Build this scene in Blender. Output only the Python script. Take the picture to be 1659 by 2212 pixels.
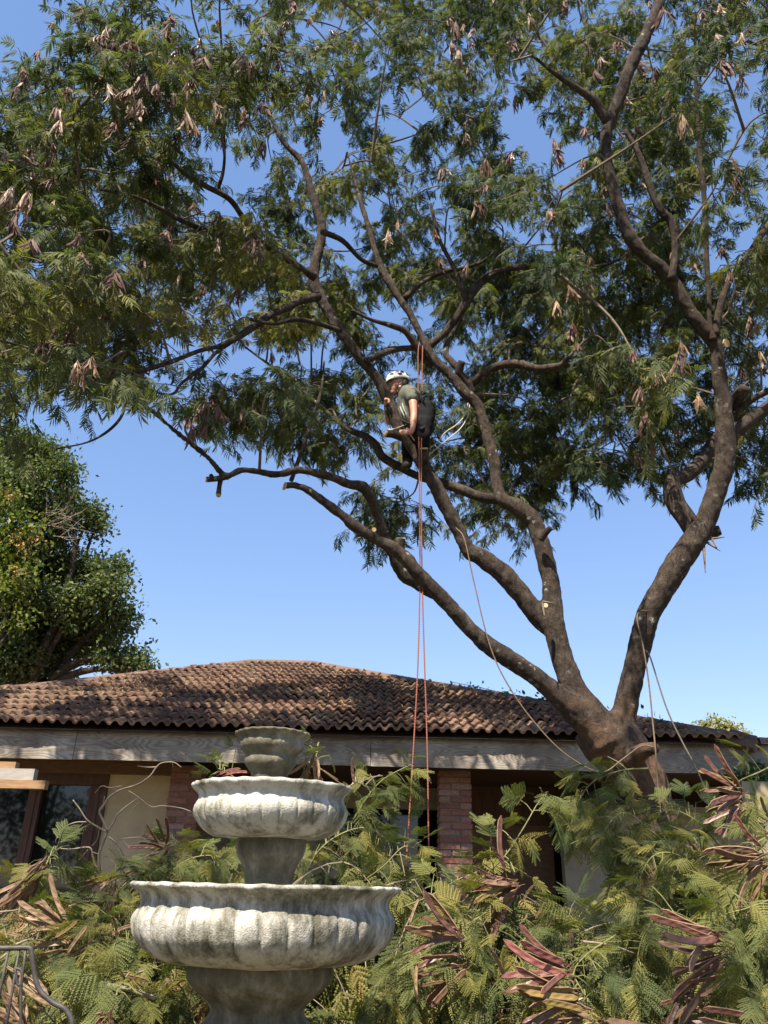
import bpy, bmesh, math, random
import numpy as np
from mathutils import Vector, Matrix, noise

random.seed(7)
rng = np.random.default_rng(7)
for o in list(bpy.data.objects):
    bpy.data.objects.remove(o)
SC = bpy.context.scene
COL = SC.collection
R = math.radians

# ------------------------------------------------------------------ camera
PITCH, ROLL, EYE = R(25.4), R(1.3), 1.5
FWD = Vector((0, math.cos(PITCH), math.sin(PITCH)))
_U = Vector((0, -math.sin(PITCH), math.cos(PITCH)))
_R = Vector((1, 0, 0))
RIGHT = _R * math.cos(ROLL) + _U * math.sin(ROLL)
UP = _U * math.cos(ROLL) - _R * math.sin(ROLL)
CAMLOC = Vector((0, 0, EYE))
cam_d = bpy.data.cameras.new('camera')
cam_d.sensor_fit = 'VERTICAL'
cam_d.angle_y = 2 * math.atan(1106 / 1726)
cam_d.clip_start = 0.05
cam_d.clip_end = 2000
cam = bpy.data.objects.new('camera', cam_d)
COL.objects.link(cam)
_m = Matrix((RIGHT, UP, -FWD)).transposed().to_4x4()
_m.translation = CAMLOC
cam.matrix_world = _m
SC.camera = cam

# ------------------------------------------------------------------ sky, sun, exposure
SUN_EL, SUN_AZ = R(56), R(24)      # sun behind the camera, a little to its left
S = Vector((-math.sin(SUN_AZ) * math.cos(SUN_EL), -math.cos(SUN_AZ) * math.cos(SUN_EL), math.sin(SUN_EL)))
world = bpy.data.worlds.new('World')
SC.world = world
world.use_nodes = True
wn = world.node_tree
sky = wn.nodes.new('ShaderNodeTexSky')
sky.sky_type = 'NISHITA'
sky.sun_disc = False
sky.sun_elevation = SUN_EL
sky.sun_rotation = math.pi + SUN_AZ
sky.altitude = 0
sky.air_density = 1.0
sky.dust_density = 0.1
sky.ozone_density = 2.0
bg = wn.nodes['Background']
bg.inputs['Strength'].default_value = 0.15
gam = wn.nodes.new('ShaderNodeGamma')            # the phone's tone curve and white balance on the sky
gam.inputs['Gamma'].default_value = 0.60
hsv = wn.nodes.new('ShaderNodeHueSaturation')
hsv.inputs['Saturation'].default_value = 1.38
tint = wn.nodes.new('ShaderNodeMixRGB')
tint.blend_type = 'MULTIPLY'
tint.inputs[0].default_value = 1
tint.inputs[2].default_value = (1.0, .94, 1.04, 1)
wn.links.new(sky.outputs['Color'], gam.inputs['Color'])
wn.links.new(gam.outputs['Color'], hsv.inputs['Color'])
wn.links.new(hsv.outputs['Color'], tint.inputs[1])
wn.links.new(tint.outputs['Color'], bg.inputs['Color'])
sun_d = bpy.data.lights.new('sun', 'SUN')
sun_d.energy = 4.4
sun_d.angle = R(0.53)
sun_d.color = (1.0, 0.91, 0.76)
sun = bpy.data.objects.new('sun', sun_d)
COL.objects.link(sun)
sun.rotation_euler = S.to_track_quat('Z', 'Y').to_euler()
vs = SC.view_settings
vs.view_transform = 'Standard'
vs.look = 'None'
vs.gamma = 1
vs.use_curve_mapping = False
vs.exposure = 1.45
SC.cycles.use_denoising = True
SC.cycles.max_bounces = 6
SC.cycles.transparent_max_bounces = 8


# ------------------------------------------------------------------ helpers
def W(u, v, Y):
    """a point of the place at the distance Y, seen in that direction"""
    d = FWD + RIGHT * ((u - 829.5) / 1726) + UP * (-(v - 1106) / 1726)
    return CAMLOC + d * (Y / d.y)


def depth_of(p):
    return (Vector(p) - CAMLOC).dot(FWD)


def PX(hw, p):
    """how wide hw is at the distance of p, in metres"""
    return hw / 1726 * depth_of(p)


def proj(p):
    q = Vector(p) - CAMLOC
    d = q.dot(FWD)
    return 829.5 + 1726 * q.dot(RIGHT) / d, 1106 - 1726 * q.dot(UP) / d


class MB:
    def __init__(s):
        s.v, s.f, s.m = [], [], []

    def add(s, verts, faces, mat=0):
        b = len(s.v)
        s.v.extend([tuple(x) for x in verts])
        s.f.extend([tuple(i + b for i in f) for f in faces])
        s.m.extend([mat] * len(faces))

    def box(s, lo, hi, mat=0, M=None):
        x0, y0, z0 = lo
        x1, y1, z1 = hi
        vs_ = [(x0, y0, z0), (x1, y0, z0), (x1, y1, z0), (x0, y1, z0), (x0, y0, z1), (x1, y0, z1), (x1, y1, z1), (x0, y1, z1)]
        if M is not None:
            vs_ = [M @ Vector(q) for q in vs_]
        s.add(vs_, [(0, 3, 2, 1), (4, 5, 6, 7), (0, 1, 5, 4), (1, 2, 6, 5), (2, 3, 7, 6), (3, 0, 4, 7)], mat)

    def tube(s, pts, rad, n=8, cap=True, mat=0, wob=0.0, flat=1.0):
        pts = [Vector(p) for p in pts]
        rings = []
        ref = None
        for i, p in enumerate(pts):
            t = (pts[min(i + 1, len(pts) - 1)] - pts[max(i - 1, 0)])
            if t.length < 1e-9:
                t = Vector((0, 0, 1))
            t.normalize()
            if ref is None:
                ref = t.orthogonal().normalized()
            ref = (ref - t * ref.dot(t))
            if ref.length < 1e-6:
                ref = t.orthogonal()
            ref.normalize()
            bi = t.cross(ref)
            r = rad[i] if hasattr(rad, '__len__') else rad
            ring = []
            for k in range(n):
                a = 2 * math.pi * k / n
                rr = r
                if wob:
                    q = p + (ref * math.cos(a) + bi * math.sin(a)) * r
                    rr = r * (1 + wob * noise.noise(q * 3.1) + wob * .5 * noise.noise(q * 9.0))
                ring.append(p + ref * (math.cos(a) * rr) + bi * (math.sin(a) * rr * flat))
            rings.append(ring)
        verts = [q for ring in rings for q in ring]
        faces = []
        for i in range(len(rings) - 1):
            for k in range(n):
                k2 = (k + 1) % n
                faces.append((i * n + k, i * n + k2, (i + 1) * n + k2, (i + 1) * n + k))
        if cap:
            faces.append(tuple(range(n - 1, -1, -1)))
            b = (len(rings) - 1) * n
            faces.append(tuple(range(b, b + n)))
        s.add(verts, faces, mat)

    def ball(s, c, r, n=10, mat=0, M=None, sc=(1, 1, 1)):
        c = Vector(c)
        verts, faces = [], []
        h = n // 2 + 1
        for i in range(h + 1):
            th = math.pi * i / h
            for k in range(n):
                a = 2 * math.pi * k / n
                q = Vector((math.sin(th) * math.cos(a) * sc[0], math.sin(th) * math.sin(a) * sc[1], math.cos(th) * sc[2])) * r
                if M is not None:
                    q = M @ q
                verts.append(c + q)
        for i in range(h):
            for k in range(n):
                k2 = (k + 1) % n
                faces.append((i * n + k, (i + 1) * n + k, (i + 1) * n + k2, i * n + k2))
        s.add(verts, faces, mat)

    def mesh(s, name):
        me = bpy.data.meshes.new(name)
        me.from_pydata(s.v, [], s.f)
        if any(s.m):
            me.polygons.foreach_set('material_index', s.m)
        me.update()
        return me

    def build(s, name, mats, parent=None, smooth=False, **tags):
        return link(name, s.mesh(name), mats, parent, smooth, **tags)


def link(name, me, mats, parent=None, smooth=False, **tags):
    if mats is not None:
        for m in (mats if isinstance(mats, (list, tuple)) else [mats]):
            if len(me.materials) < 8:
                me.materials.append(m)
    if smooth:
        me.polygons.foreach_set('use_smooth', [True] * len(me.polygons))
    o = bpy.data.objects.new(name, me)
    COL.objects.link(o)
    if parent is not None:
        o.parent = parent
        o.matrix_parent_inverse = parent_inv(parent)
    tag(o, **tags)
    return o


def parent_inv(p):
    return world_of(p).inverted()


def world_of(o):
    m = o.matrix_basis.copy()
    while o.parent is not None:
        m = o.parent.matrix_basis @ o.matrix_parent_inverse @ m
        o = o.parent
    return m


def tag(o, label=None, cat=None, group=None, kind=None):
    if label: o['label'] = label
    if cat: o['category'] = cat
    if group: o['group'] = group
    if kind: o['kind'] = kind
    return o


def empty(name, loc, **tags):
    o = bpy.data.objects.new(name, None)
    o.empty_display_size = .1
    o.location = loc
    COL.objects.link(o)
    tag(o, **tags)
    return o


def inst(name, me, M, parent=None):
    """another object on shared mesh data, standing at the world matrix M"""
    o = bpy.data.objects.new(name, me)
    COL.objects.link(o)
    if parent is not None:
        o.parent = parent
        o.matrix_parent_inverse = parent_inv(parent)
    o.matrix_basis = M
    return o


def spline(pts, n=6):
    """Catmull-Rom through the points; points may carry extra numbers"""
    P = [np.array(p, float) for p in pts]
    if len(P) < 3:
        return [P[0] + (P[-1] - P[0]) * t for t in np.linspace(0, 1, n + 1)]
    Q = [2 * P[0] - P[1]] + P + [2 * P[-1] - P[-2]]
    out = []
    for i in range(1, len(Q) - 2):
        a, b, c, d = Q[i - 1:i + 3]
        for t in np.arange(n) / n:
            out.append(.5 * ((2 * b) + (c - a) * t + (2 * a - 5 * b + 4 * c - d) * t * t + (3 * b - a - 3 * c + d) * t ** 3))
    out.append(P[-1])
    return out


def np_mesh(name, verts, tris, attr=None):
    """a big triangle mesh from arrays; attr is one number for each face"""
    me = bpy.data.meshes.new(name)
    nv, nt = len(verts), len(tris)
    me.vertices.add(nv)
    me.vertices.foreach_set('co', np.asarray(verts, np.float32).ravel())
    me.loops.add(nt * 3)
    me.loops.foreach_set('vertex_index', np.asarray(tris, np.int32).ravel())
    me.polygons.add(nt)
    me.polygons.foreach_set('loop_start', np.arange(0, nt * 3, 3, dtype=np.int32))
    me.update(calc_edges=True)
    if attr is not None:
        a = me.attributes.new('tint', 'FLOAT', 'FACE')
        a.data.foreach_set('value', np.asarray(attr, np.float32))
    return me


def evaluated(o):
    """the mesh of o with its modifiers applied"""
    dg = bpy.context.evaluated_depsgraph_get()
    dg.update()
    return bpy.data.meshes.new_from_object(o.evaluated_get(dg))


def remeshed(mb, voxel, smooth_it=2, disp=0.0, dscale=4.0):
    me = mb.mesh('tmp')
    o = bpy.data.objects.new('tmp', me)
    COL.objects.link(o)
    md = o.modifiers.new('r', 'REMESH')
    md.mode = 'VOXEL'
    md.voxel_size = voxel
    if smooth_it:
        sm = o.modifiers.new('s', 'SMOOTH')
        sm.factor = .5
        sm.iterations = smooth_it
    out = evaluated(o)
    bpy.data.objects.remove(o)
    if disp:
        n = len(out.vertices)
        co = np.empty(n * 3, np.float32)
        no = np.empty(n * 3, np.float32)
        out.vertices.foreach_get('co', co)
        out.vertices.foreach_get('normal', no)
        co = co.reshape(-1, 3); no = no.reshape(-1, 3)
        d = np.array([noise.noise(Vector(c) * dscale) + .5 * noise.noise(Vector(c) * dscale * 2.7) for c in co])
        co = co + no * (d * disp)[:, None]
        out.vertices.foreach_set('co', co.astype(np.float32).ravel())
        out.update()
    return out


# ------------------------------------------------------------------ materials
class NT:
    def __init__(s, name):
        s.m = bpy.data.materials.new(name)
        s.m.use_nodes = True
        s.t = s.m.node_tree
        s.b = s.t.nodes['Principled BSDF']
        s.out = s.t.nodes['Material Output']

    def n(s, typ, **kw):
        nd = s.t.nodes.new('ShaderNode' + typ)
        for k, v in kw.items():
            if k.startswith('i_'):
                key = k[2:]
                key = int(key) if key.isdigit() else key.replace('_', ' ')
                nd.inputs[key].default_value = v
            else:
                setattr(nd, k, v)
        return nd

    def l(s, a, b):
        s.t.links.new(a, b)
        return s

    def coord(s, scale=(1, 1, 1), which='pos'):
        if which == 'pos':
            src = s.n('NewGeometry').outputs['Position']
        else:
            src = s.n('TexCoord').outputs['Object']
        mp = s.n('Mapping')
        mp.inputs['Scale'].default_value = scale
        s.l(src, mp.inputs['Vector'])
        return mp.outputs['Vector']

    def noise(s, vec, scale, detail=4, rough=.6, dist=0):
        nd = s.n('TexNoise')
        nd.inputs['Scale'].default_value = scale
        nd.inputs['Detail'].default_value = detail
        nd.inputs['Roughness'].default_value = rough
        nd.inputs['Distortion'].default_value = dist
        s.l(vec, nd.inputs['Vector'])
        return nd.outputs['Fac']

    def ramp(s, fac, stops):
        nd = s.n('ValToRGB')
        e = nd.color_ramp.elements
        while len(e) < len(stops):
            e.new(.5)
        for el, (p, c) in zip(e, stops):
            el.position = p
            el.color = (*c, 1) if len(c) == 3 else c
        s.l(fac, nd.inputs['Fac'])
        return nd.outputs['Color']

    def mix(s, fac, a, b, mode='MIX'):
        nd = s.n('MixRGB', blend_type=mode)
        for i, x in ((0, fac), (1, a), (2, b)):
            if hasattr(x, 'is_output'):
                s.l(x, nd.inputs[i])
            elif i == 0:
                nd.inputs[0].default_value = x
            else:
                nd.inputs[i].default_value = (*x, 1)
        return nd.outputs['Color']

    def bump(s, h, strength=.4, dist=.02):
        nd = s.n('Bump')
        nd.inputs['Strength'].default_value = strength
        nd.inputs['Distance'].default_value = dist
        s.l(h, nd.inputs['Height'])
        s.l(nd.outputs['Normal'], s.b.inputs['Normal'])
        return s

    def done(s, col, rough=.8, spec=.3, metal=0):
        if hasattr(col, 'is_output'):
            s.l(col, s.b.inputs['Base Color'])
        else:
            s.b.inputs['Base Color'].default_value = (*col, 1)
        s.b.inputs['Roughness'].default_value = rough
        s.b.inputs['Specular IOR Level'].default_value = spec
        s.b.inputs['Metallic'].default_value = metal
        return s.m


BL = (0, 0, 0)
WH = (1, 1, 1)


def m_plain(name, c, rough=.7, spec=.3, var=.25, scale=14, bump=.15, metal=0):
    k = NT(name)
    v = k.coord()
    f = k.noise(v, scale, 5)
    col = k.ramp(f, [(.3, tuple(x * (1 - var) for x in c)), (.7, tuple(min(1, x * (1 + var)) for x in c))])
    if bump:
        k.bump(f, bump, .01)
    return k.done(col, rough, spec, metal)


def m_leaf(name, stops, trans=.35, rough=.45, spec=.35, attr=True):
    """leaf: its own green by leaf, a little gloss and light passing through"""
    k = NT(name)
    if attr:
        a = k.n('Attribute', attribute_name='tint')
        f = a.outputs['Fac']
    else:
        f = k.n('ObjectInfo').outputs['Random']
    col = k.ramp(f, stops)
    k.done(col, rough, spec)
    tr = k.n('BsdfTranslucent')
    mul = k.mix(1.0, col, (1.5, 1.7, .6), 'MULTIPLY')
    k.l(mul, tr.inputs['Color'])
    mx = k.n('MixShader')
    mx.inputs[0].default_value = trans
    k.l(k.b.outputs[0], mx.inputs[1])
    k.l(tr.outputs[0], mx.inputs[2])
    k.l(mx.outputs[0], k.out.inputs['Surface'])
    return k.m


def make_materials():
    M = {}
    # bark: brown, furrowed, with pale lichen spots
    k = NT('bark')
    v = k.coord()
    f1 = k.noise(v, 7, 6, .65)
    f2 = k.noise(k.coord((1, 1, .45)), 30, 7, .8)
    base = k.ramp(f1, [(.25, (.030, .022, .018)), (.5, (.072, .053, .041)), (.75, (.140, .108, .083))])
    base = k.mix(.8, base, k.ramp(f2, [(.36, (.16, .15, .15)), (.5, (.75, .75, .75)), (.66, (1.25, 1.25, 1.25))]), 'MULTIPLY')
    vo = k.n('TexVoronoi', feature='F1')
    vo.inputs['Scale'].default_value = 11
    k.l(v, vo.inputs['Vector'])
    spot = k.ramp(k.mix(.35, vo.outputs['Distance'], k.noise(v, 45, 4)), [(.27, WH), (.36, BL)])
    gate = k.ramp(k.noise(v, 3.2, 3), [(.50, BL), (.60, WH)])
    gate2 = k.ramp(k.noise(v, 90, 3), [(.42, BL), (.58, WH)])
    lf = k.mix(1, k.mix(1, spot, gate, 'MULTIPLY'), gate2, 'MULTIPLY')
    col = k.mix(lf, base, (.40, .39, .33))
    # rubbed reddish bark low on the trunk
    z = k.n('SeparateXYZ')
    k.l(k.n('NewGeometry').outputs['Position'], z.inputs[0])
    mr = k.n('MapRange')
    mr.inputs[1].default_value = 3.25
    mr.inputs[2].default_value = 2.75
    k.l(z.outputs['Z'], mr.inputs[0])
    rg = k.mix(1, mr.outputs[0], k.ramp(k.noise(v, 4.5, 4), [(.38, BL), (.55, WH)]), 'MULTIPLY')
    col = k.mix(rg, col, k.mix(f2, (.085, .050, .034), (.20, .118, .072)))
    h = k.mix(.5, f1, f2)
    k.bump(h, 1.0, .045)
    M['bark'] = k.done(col, .9, .2)
    M['twig'] = m_plain('twig', (.13, .10, .075), .85, .2, .4, 30)
    M['twig_pale'] = m_plain('twig_pale', (.25, .195, .145), .8, .2, .3, 25)
    M['green_stem'] = m_plain('green_stem', (.17, .165, .065), .6, .3, .3, 25)
    M['cut_wood'] = m_plain('cut_wood', (.44, .33, .19), .8, .2, .2, 50)
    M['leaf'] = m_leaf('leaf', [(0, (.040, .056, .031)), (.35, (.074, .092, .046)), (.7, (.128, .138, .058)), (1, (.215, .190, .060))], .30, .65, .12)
    M['leaf_fore'] = m_leaf('leaf_fore', [(0, (.065, .085, .036)), (.35, (.115, .132, .048)), (.7, (.170, .172, .055)), (1, (.23, .195, .055))], .28, .62, .14, attr=False)
    M['leaf_heap'] = m_leaf('leaf_heap', [(0, (.048, .060, .026)), (.4, (.098, .108, .038)), (.8, (.160, .152, .048)), (1, (.23, .18, .058))], .26, .65, .12)
    M['broadleaf'] = m_leaf('broadleaf', [(0, (.042, .062, .026)), (.5, (.078, .104, .040)), (1, (.15, .165, .056))], .24, .6, .15)
    M['broadleaf_yellow'] = m_leaf('broadleaf_yellow', [(0, (.055, .085, .018)), (.6, (.115, .145, .026)), (1, (.20, .20, .04))], .35, .5, .25)
    M['flower_head'] = m_plain('flower_head', (.38, .22, .075), .8, .2, .3, 30)
    M['pale_leaf'] = m_leaf('pale_leaf', [(0, (.20, .21, .085)), (1, (.36, .31, .12))], .3, .6, .2)
    M['dry_leaf'] = m_leaf('dry_leaf', [(0, (.15, .085, .040)), (.5, (.27, .165, .08)), (1, (.40, .28, .15))], .25, .7, .15)
    M['ivy'] = m_leaf('ivy', [(0, (.022, .055, .016)), (1, (.05, .105, .03))], .2, .35, .5)

    def pod(name, c1, c2, spec=.3, rough=.52):
        k = NT(name)
        v = k.coord((1, 1, 1), 'obj')
        f = k.noise(v, 26, 4)
        r = k.n('ObjectInfo').outputs['Random']
        col = k.mix(r, k.ramp(f, [(.35, c1), (.65, c2)]), k.ramp(f, [(.35, tuple(x * .62 for x in c1)), (.65, tuple(x * .72 for x in c2))]))
        k.bump(f, .3, .004)
        return k.done(col, rough, spec)
    M['pod_maroon'] = pod('pod_maroon', (.105, .040, .030), (.175, .078, .056), .45, .38)
    M['pod_brown'] = pod('pod_brown', (.115, .062, .038), (.205, .118, .070))
    M['pod_tan'] = pod('pod_tan', (.21, .130, .078), (.35, .235, .145))
    M['pod_dull'] = pod('pod_dull', (.115, .062, .050), (.21, .125, .10), .2, .65)
    M['pod_red'] = pod('pod_red', (.17, .046, .044), (.26, .095, .082))
    M['pod_yellow'] = pod('pod_yellow', (.23, .185, .05), (.28, .165, .06))
    M['pod_green'] = pod('pod_green', (.25, .38, .05), (.36, .46, .09))

    M['pod_rim'] = m_plain('pod_rim', (.20, .12, .072), .55, .3, .4, 60, 0)
    # roof tile: weathered brown red
    k = NT('roof_tile')
    v = k.coord()
    f = k.noise(v, 3.0, 4)
    g = k.noise(v, 34, 5, .7)
    col = k.ramp(f, [(.3, (.115, .068, .050)), (.5, (.180, .108, .078)), (.7, (.250, .160, .115))])
    col = k.mix(.6, col, k.ramp(g, [(.3, (.35, .33, .33)), (.65, WH)]), 'MULTIPLY')
    dust = k.ramp(k.noise(v, .9, 4, .6), [(.48, BL), (.66, WH)])
    col = k.mix(k.mix(1, dust, (.5, .5, .5), 'MULTIPLY'), col, (.30, .225, .155))
    lich = k.ramp(k.noise(v, 9, 5, .75), [(.60, BL), (.70, WH)])
    col = k.mix(k.mix(1, lich, (.7, .7, .7), 'MULTIPLY'), col, (.26, .215, .15))
    k.bump(g, .5, .01)
    M['tile'] = k.done(col, .88, .2)
    k = NT('ridge_cap')
    v = k.coord()
    f = k.noise(v, 5, 6, .7)
    col = k.ramp(f, [(.3, (.105, .066, .052)), (.6, (.175, .112, .088)), (.75, (.24, .165, .135))])
    k.bump(f, .5, .02)
    M['ridge'] = k.done(col, .9, .2)
    # weathered fascia board with swirling grain
    k = NT('weathered_board')
    cn = k.noise(k.coord((.36, 1, 2.0)), 2.6, 1.4, .4, .2)
    mu = k.n('Math', operation='MULTIPLY'); mu.inputs[1].default_value = 170
    k.l(cn, mu.inputs[0])
    sn = k.n('Math', operation='SINE'); k.l(mu.outputs[0], sn.inputs[0])
    ml = k.n('MapRange'); ml.inputs[1].default_value = -1; ml.inputs[2].default_value = 1
    k.l(sn.outputs[0], ml.inputs[0])
    ring = ml.outputs[0]
    col = k.ramp(ring, [(.05, (.27, .24, .205)), (.4, (.35, .315, .275)), (.95, (.40, .365, .32))])
    st = k.noise(k.coord((2, 1, 40)), 3, 4)
    col = k.mix(.35, col, k.ramp(st, [(.3, (.5, .47, .45)), (.7, WH)]), 'MULTIPLY')
    big = k.noise(k.coord(), 1.7, 4)
    col = k.mix(.75, col, k.ramp(big, [(.38, (.45, .40, .36)), (.5, (.8, .77, .74)), (.62, (1.1, 1.1, 1.1))]), 'MULTIPLY')
    k.bump(ring, .25, .006)
    M['fascia'] = k.done(col, .85, .2)

    def wood(name, a, b, scale=(6, 30, 30)):
        k = NT(name)
        f = k.noise(k.coord(scale), 1.2, 5, .6, .6)
        k.bump(f, .3, .006)
        return k.done(k.ramp(f, [(.3, a), (.7, b)]), .6, .3)
    M['dark_wood'] = wood('dark_wood', (.060, .030, .020), (.115, .060, .040), (20, 20, 3))
    M['beam_wood'] = wood('beam_wood', (.12, .065, .04), (.20, .115, .072))
    M['new_timber'] = wood('new_timber', (.22, .125, .065), (.36, .22, .12))
    M['grey_timber'] = wood('grey_timber', (.26, .235, .21), (.36, .33, .30))
    M['yellow_board'] = wood('yellow_board', (.24, .19, .115), (.34, .28, .18), (20, 20, 3))
    # soffit of narrow diagonal boards
    k = NT('soffit_boards')
    w = k.n('TexWave', wave_type='BANDS', bands_direction='DIAGONAL', wave_profile='SAW')
    w.inputs['Scale'].default_value = 1.9
    w.inputs['Distortion'].default_value = .15
    k.l(k.coord((1, 1, 0)), w.inputs['Vector'])
    f = k.noise(k.coord(), 6, 4)
    col = k.mix(k.ramp(w.outputs['Fac'], [(0, BL), (.08, WH)]), (.03, .014, .009), k.ramp(f, [(.3, (.145, .066, .040)), (.7, (.225, .108, .065))]))
    M['soffit'] = k.done(col, .6, .3)
    M['plaster'] = m_plain('plaster', (.50, .40, .26), .9, .2, .12, 5, .2)
    M['plaster_grey'] = m_plain('plaster_grey', (.38, .34, .27), .9, .2, .15, 4, .2)
    M['mortar'] = m_plain('mortar', (.20, .17, .15), .95, .1, .25, 40)
    k = NT('brick')
    r = k.n('ObjectInfo').outputs['Random']
    f = k.noise(k.coord(), 22, 5, .7)
    c1 = k.ramp(r, [(0, (.24, .105, .075)), (.4, (.34, .16, .115)), (.75, (.37, .24, .20)), (1, (.28, .125, .080))])
    col = k.mix(.6, c1, k.ramp(f, [(.3, (.45, .43, .43)), (.7, (1.1, 1.1, 1.1))]), 'MULTIPLY')
    k.bump(f, .6, .01)
    M['brick'] = k.done(col, .92, .15)
    k = NT('window_glass')
    M['glass'] = k.done((.006, .007, .008), .03, .5)
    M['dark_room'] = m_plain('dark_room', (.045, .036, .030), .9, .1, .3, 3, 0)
    # fountain: cast stone under old white paint, grey green grime in streaks
    k = NT('cast_stone')
    v = k.coord()
    f = k.noise(k.coord((1, 1, .45)), 8, 7, .72)
    g = k.noise(v, 70, 4, .7)
    col = k.ramp(f, [(.38, (.10, .092, .064)), (.47, (.25, .236, .19)), (.56, (.46, .44, .385)), (.75, (.58, .56, .50))])
    col = k.mix(.4, col, k.ramp(g, [(.3, (.55, .55, .52)), (.6, WH)]), 'MULTIPLY')
    h = k.mix(.45, f, g)
    k.bump(k.mix(.3, h, k.noise(v, 150, 3, .6)), .8, .014)
    M['stone'] = k.done(col, .75, .3)
    k = NT('grimy_shaded_stone')  # real grime low down; on the top cup its darkness stands in for shade
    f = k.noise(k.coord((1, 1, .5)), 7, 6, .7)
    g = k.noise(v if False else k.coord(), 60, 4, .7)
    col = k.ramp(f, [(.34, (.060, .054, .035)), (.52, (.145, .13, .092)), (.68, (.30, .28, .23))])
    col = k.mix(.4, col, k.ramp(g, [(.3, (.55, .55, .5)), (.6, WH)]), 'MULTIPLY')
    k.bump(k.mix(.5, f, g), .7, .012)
    M['stone_grime_shade'] = k.done(col, .85, .2)
    k = NT('ground_soil')
    f = k.noise(k.coord(), 1.4, 8, .7)
    M['soil'] = k.done(k.ramp(f, [(.35, (.07, .055, .032)), (.55, (.12, .10, .055)), (.7, (.09, .11, .045))]), .95, .1)
    M['iron'] = m_plain('iron', (.055, .048, .045), .55, .4, .4, 40, .2)
    # ropes
    k = NT('red_rope')
    w = k.n('TexWave', bands_direction='Z')
    w.inputs['Scale'].default_value = 14
    k.l(k.coord(), w.inputs['Vector'])
    M['red_rope'] = k.done(k.mix(w.outputs['Fac'], (.19, .048, .030), (.28, .11, .075)), .7, .2)
    M['tan_rope'] = m_plain('tan_rope', (.15, .108, .072), .85, .15, .3, 60)
    M['grey_rope'] = m_plain('grey_rope', (.10, .092, .075), .85, .15, .3, 60)
    M['white_rope'] = m_plain('white_rope', (.62, .55, .42), .8, .15, .25, 60)
    # person
    M['skin'] = m_plain('skin', (.42, .215, .145), .5, .4, .12, 30, .1)
    M['shirt'] = m_plain('shirt', (.115, .122, .096), .9, .1, .15, 18, .4)
    M['trousers'] = m_plain('trousers', (.014, .013, .014), .9, .1, .3, 18, .4)
    M['boot'] = m_plain('boot', (.05, .038, .030), .7, .2, .3, 25)
    M['helmet'] = m_plain('helmet', (.78, .77, .72), .3, .5, .06, 10, 0)
    M['black'] = m_plain('black', (.02, .02, .022), .6, .3, .2, 30, 0)
    M['hair'] = m_plain('hair', (.03, .02, .015), .6, .3, .3, 60)
    M['grey_print'] = m_plain('grey_print', (.48, .47, .45), .9, .1, .1, 20, 0)
    M['lip'] = m_plain('lip', (.30, .11, .09), .5, .3, .1, 20, 0)
    M['straw'] = m_plain('straw', (.25, .165, .09), .9, .1, .5, 20, 0)
    M['red_creeper'] = m_plain('red_creeper', (.35, .045, .025), .7, .2, .3, 30, 0)
    return M


MAT = make_materials()

# ------------------------------------------------------------------ ground
mb = MB()
mb.add([(-400, -400, 0), (400, -400, 0), (400, 400, 0), (-400, 400, 0)], [(0, 1, 2, 3)])
mb.build('ground', MAT['soil'], kind='structure')

# ------------------------------------------------------------------ house
EAVE_Y, RIDGE_Y = 9.9, 14.9
EAVE_Z = W(830, 1584, EAVE_Y).z
RA = W(545, 1434, RIDGE_Y)
RB = W(672, 1434, RIDGE_Y)
RIDGE_Z = (RA.z + RB.z) / 2
XL, XR = RA.x - 5.05, W(1632, 1605, EAVE_Y).x
house = empty('house', (0, EAVE_Y + 4, 0), label='low house with brown tiled hip roof, weathered fascia and brick pillars', cat='house')
roof = bpy.data.objects.new('roof', None)
COL.objects.link(roof)
roof.parent = house
roof.matrix_parent_inverse = parent_inv(house)
SL = math.atan2(RIDGE_Z - EAVE_Z, RIDGE_Y - EAVE_Y)
SLOPE_LEN = math.hypot(RIDGE_Z - EAVE_Z, RIDGE_Y - EAVE_Y)
MROOF = Matrix.Translation((0, EAVE_Y, EAVE_Z)) @ Matrix.Rotation(SL, 4, 'X')   # x along the eave, y up the slope


def hip_x(t, side):
    k = min(1, max(0, t / SLOPE_LEN))
    return (XL + (RA.x - XL) * k) if side < 0 else (XR + (RB.x - XR) * k)


# boarding under the tiles, and the roof faces turned away
mb = MB()
zo = -.05
BY = 2 * RIDGE_Y - EAVE_Y
A = Vector((RA.x, RIDGE_Y, RIDGE_Z + zo)); B = Vector((RB.x, RIDGE_Y, RIDGE_Z + zo))
f0 = Vector((XL, EAVE_Y + .05, EAVE_Z + zo)); f1 = Vector((XR, EAVE_Y + .05, EAVE_Z + zo))
b0 = Vector((XL, BY, EAVE_Z + zo)); b1 = Vector((XR, BY, EAVE_Z + zo))
mb.add([f0, f1, B, A, b0, b1], [(0, 1, 2, 3), (1, 5, 2), (5, 4, 3, 2), (4, 0, 3)])
mb.build('roof_boarding', MAT['tile'], roof)

# tiles: two rolls across, thick wavy front edge
TW, TG, TL = .278, .335, .40


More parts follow.
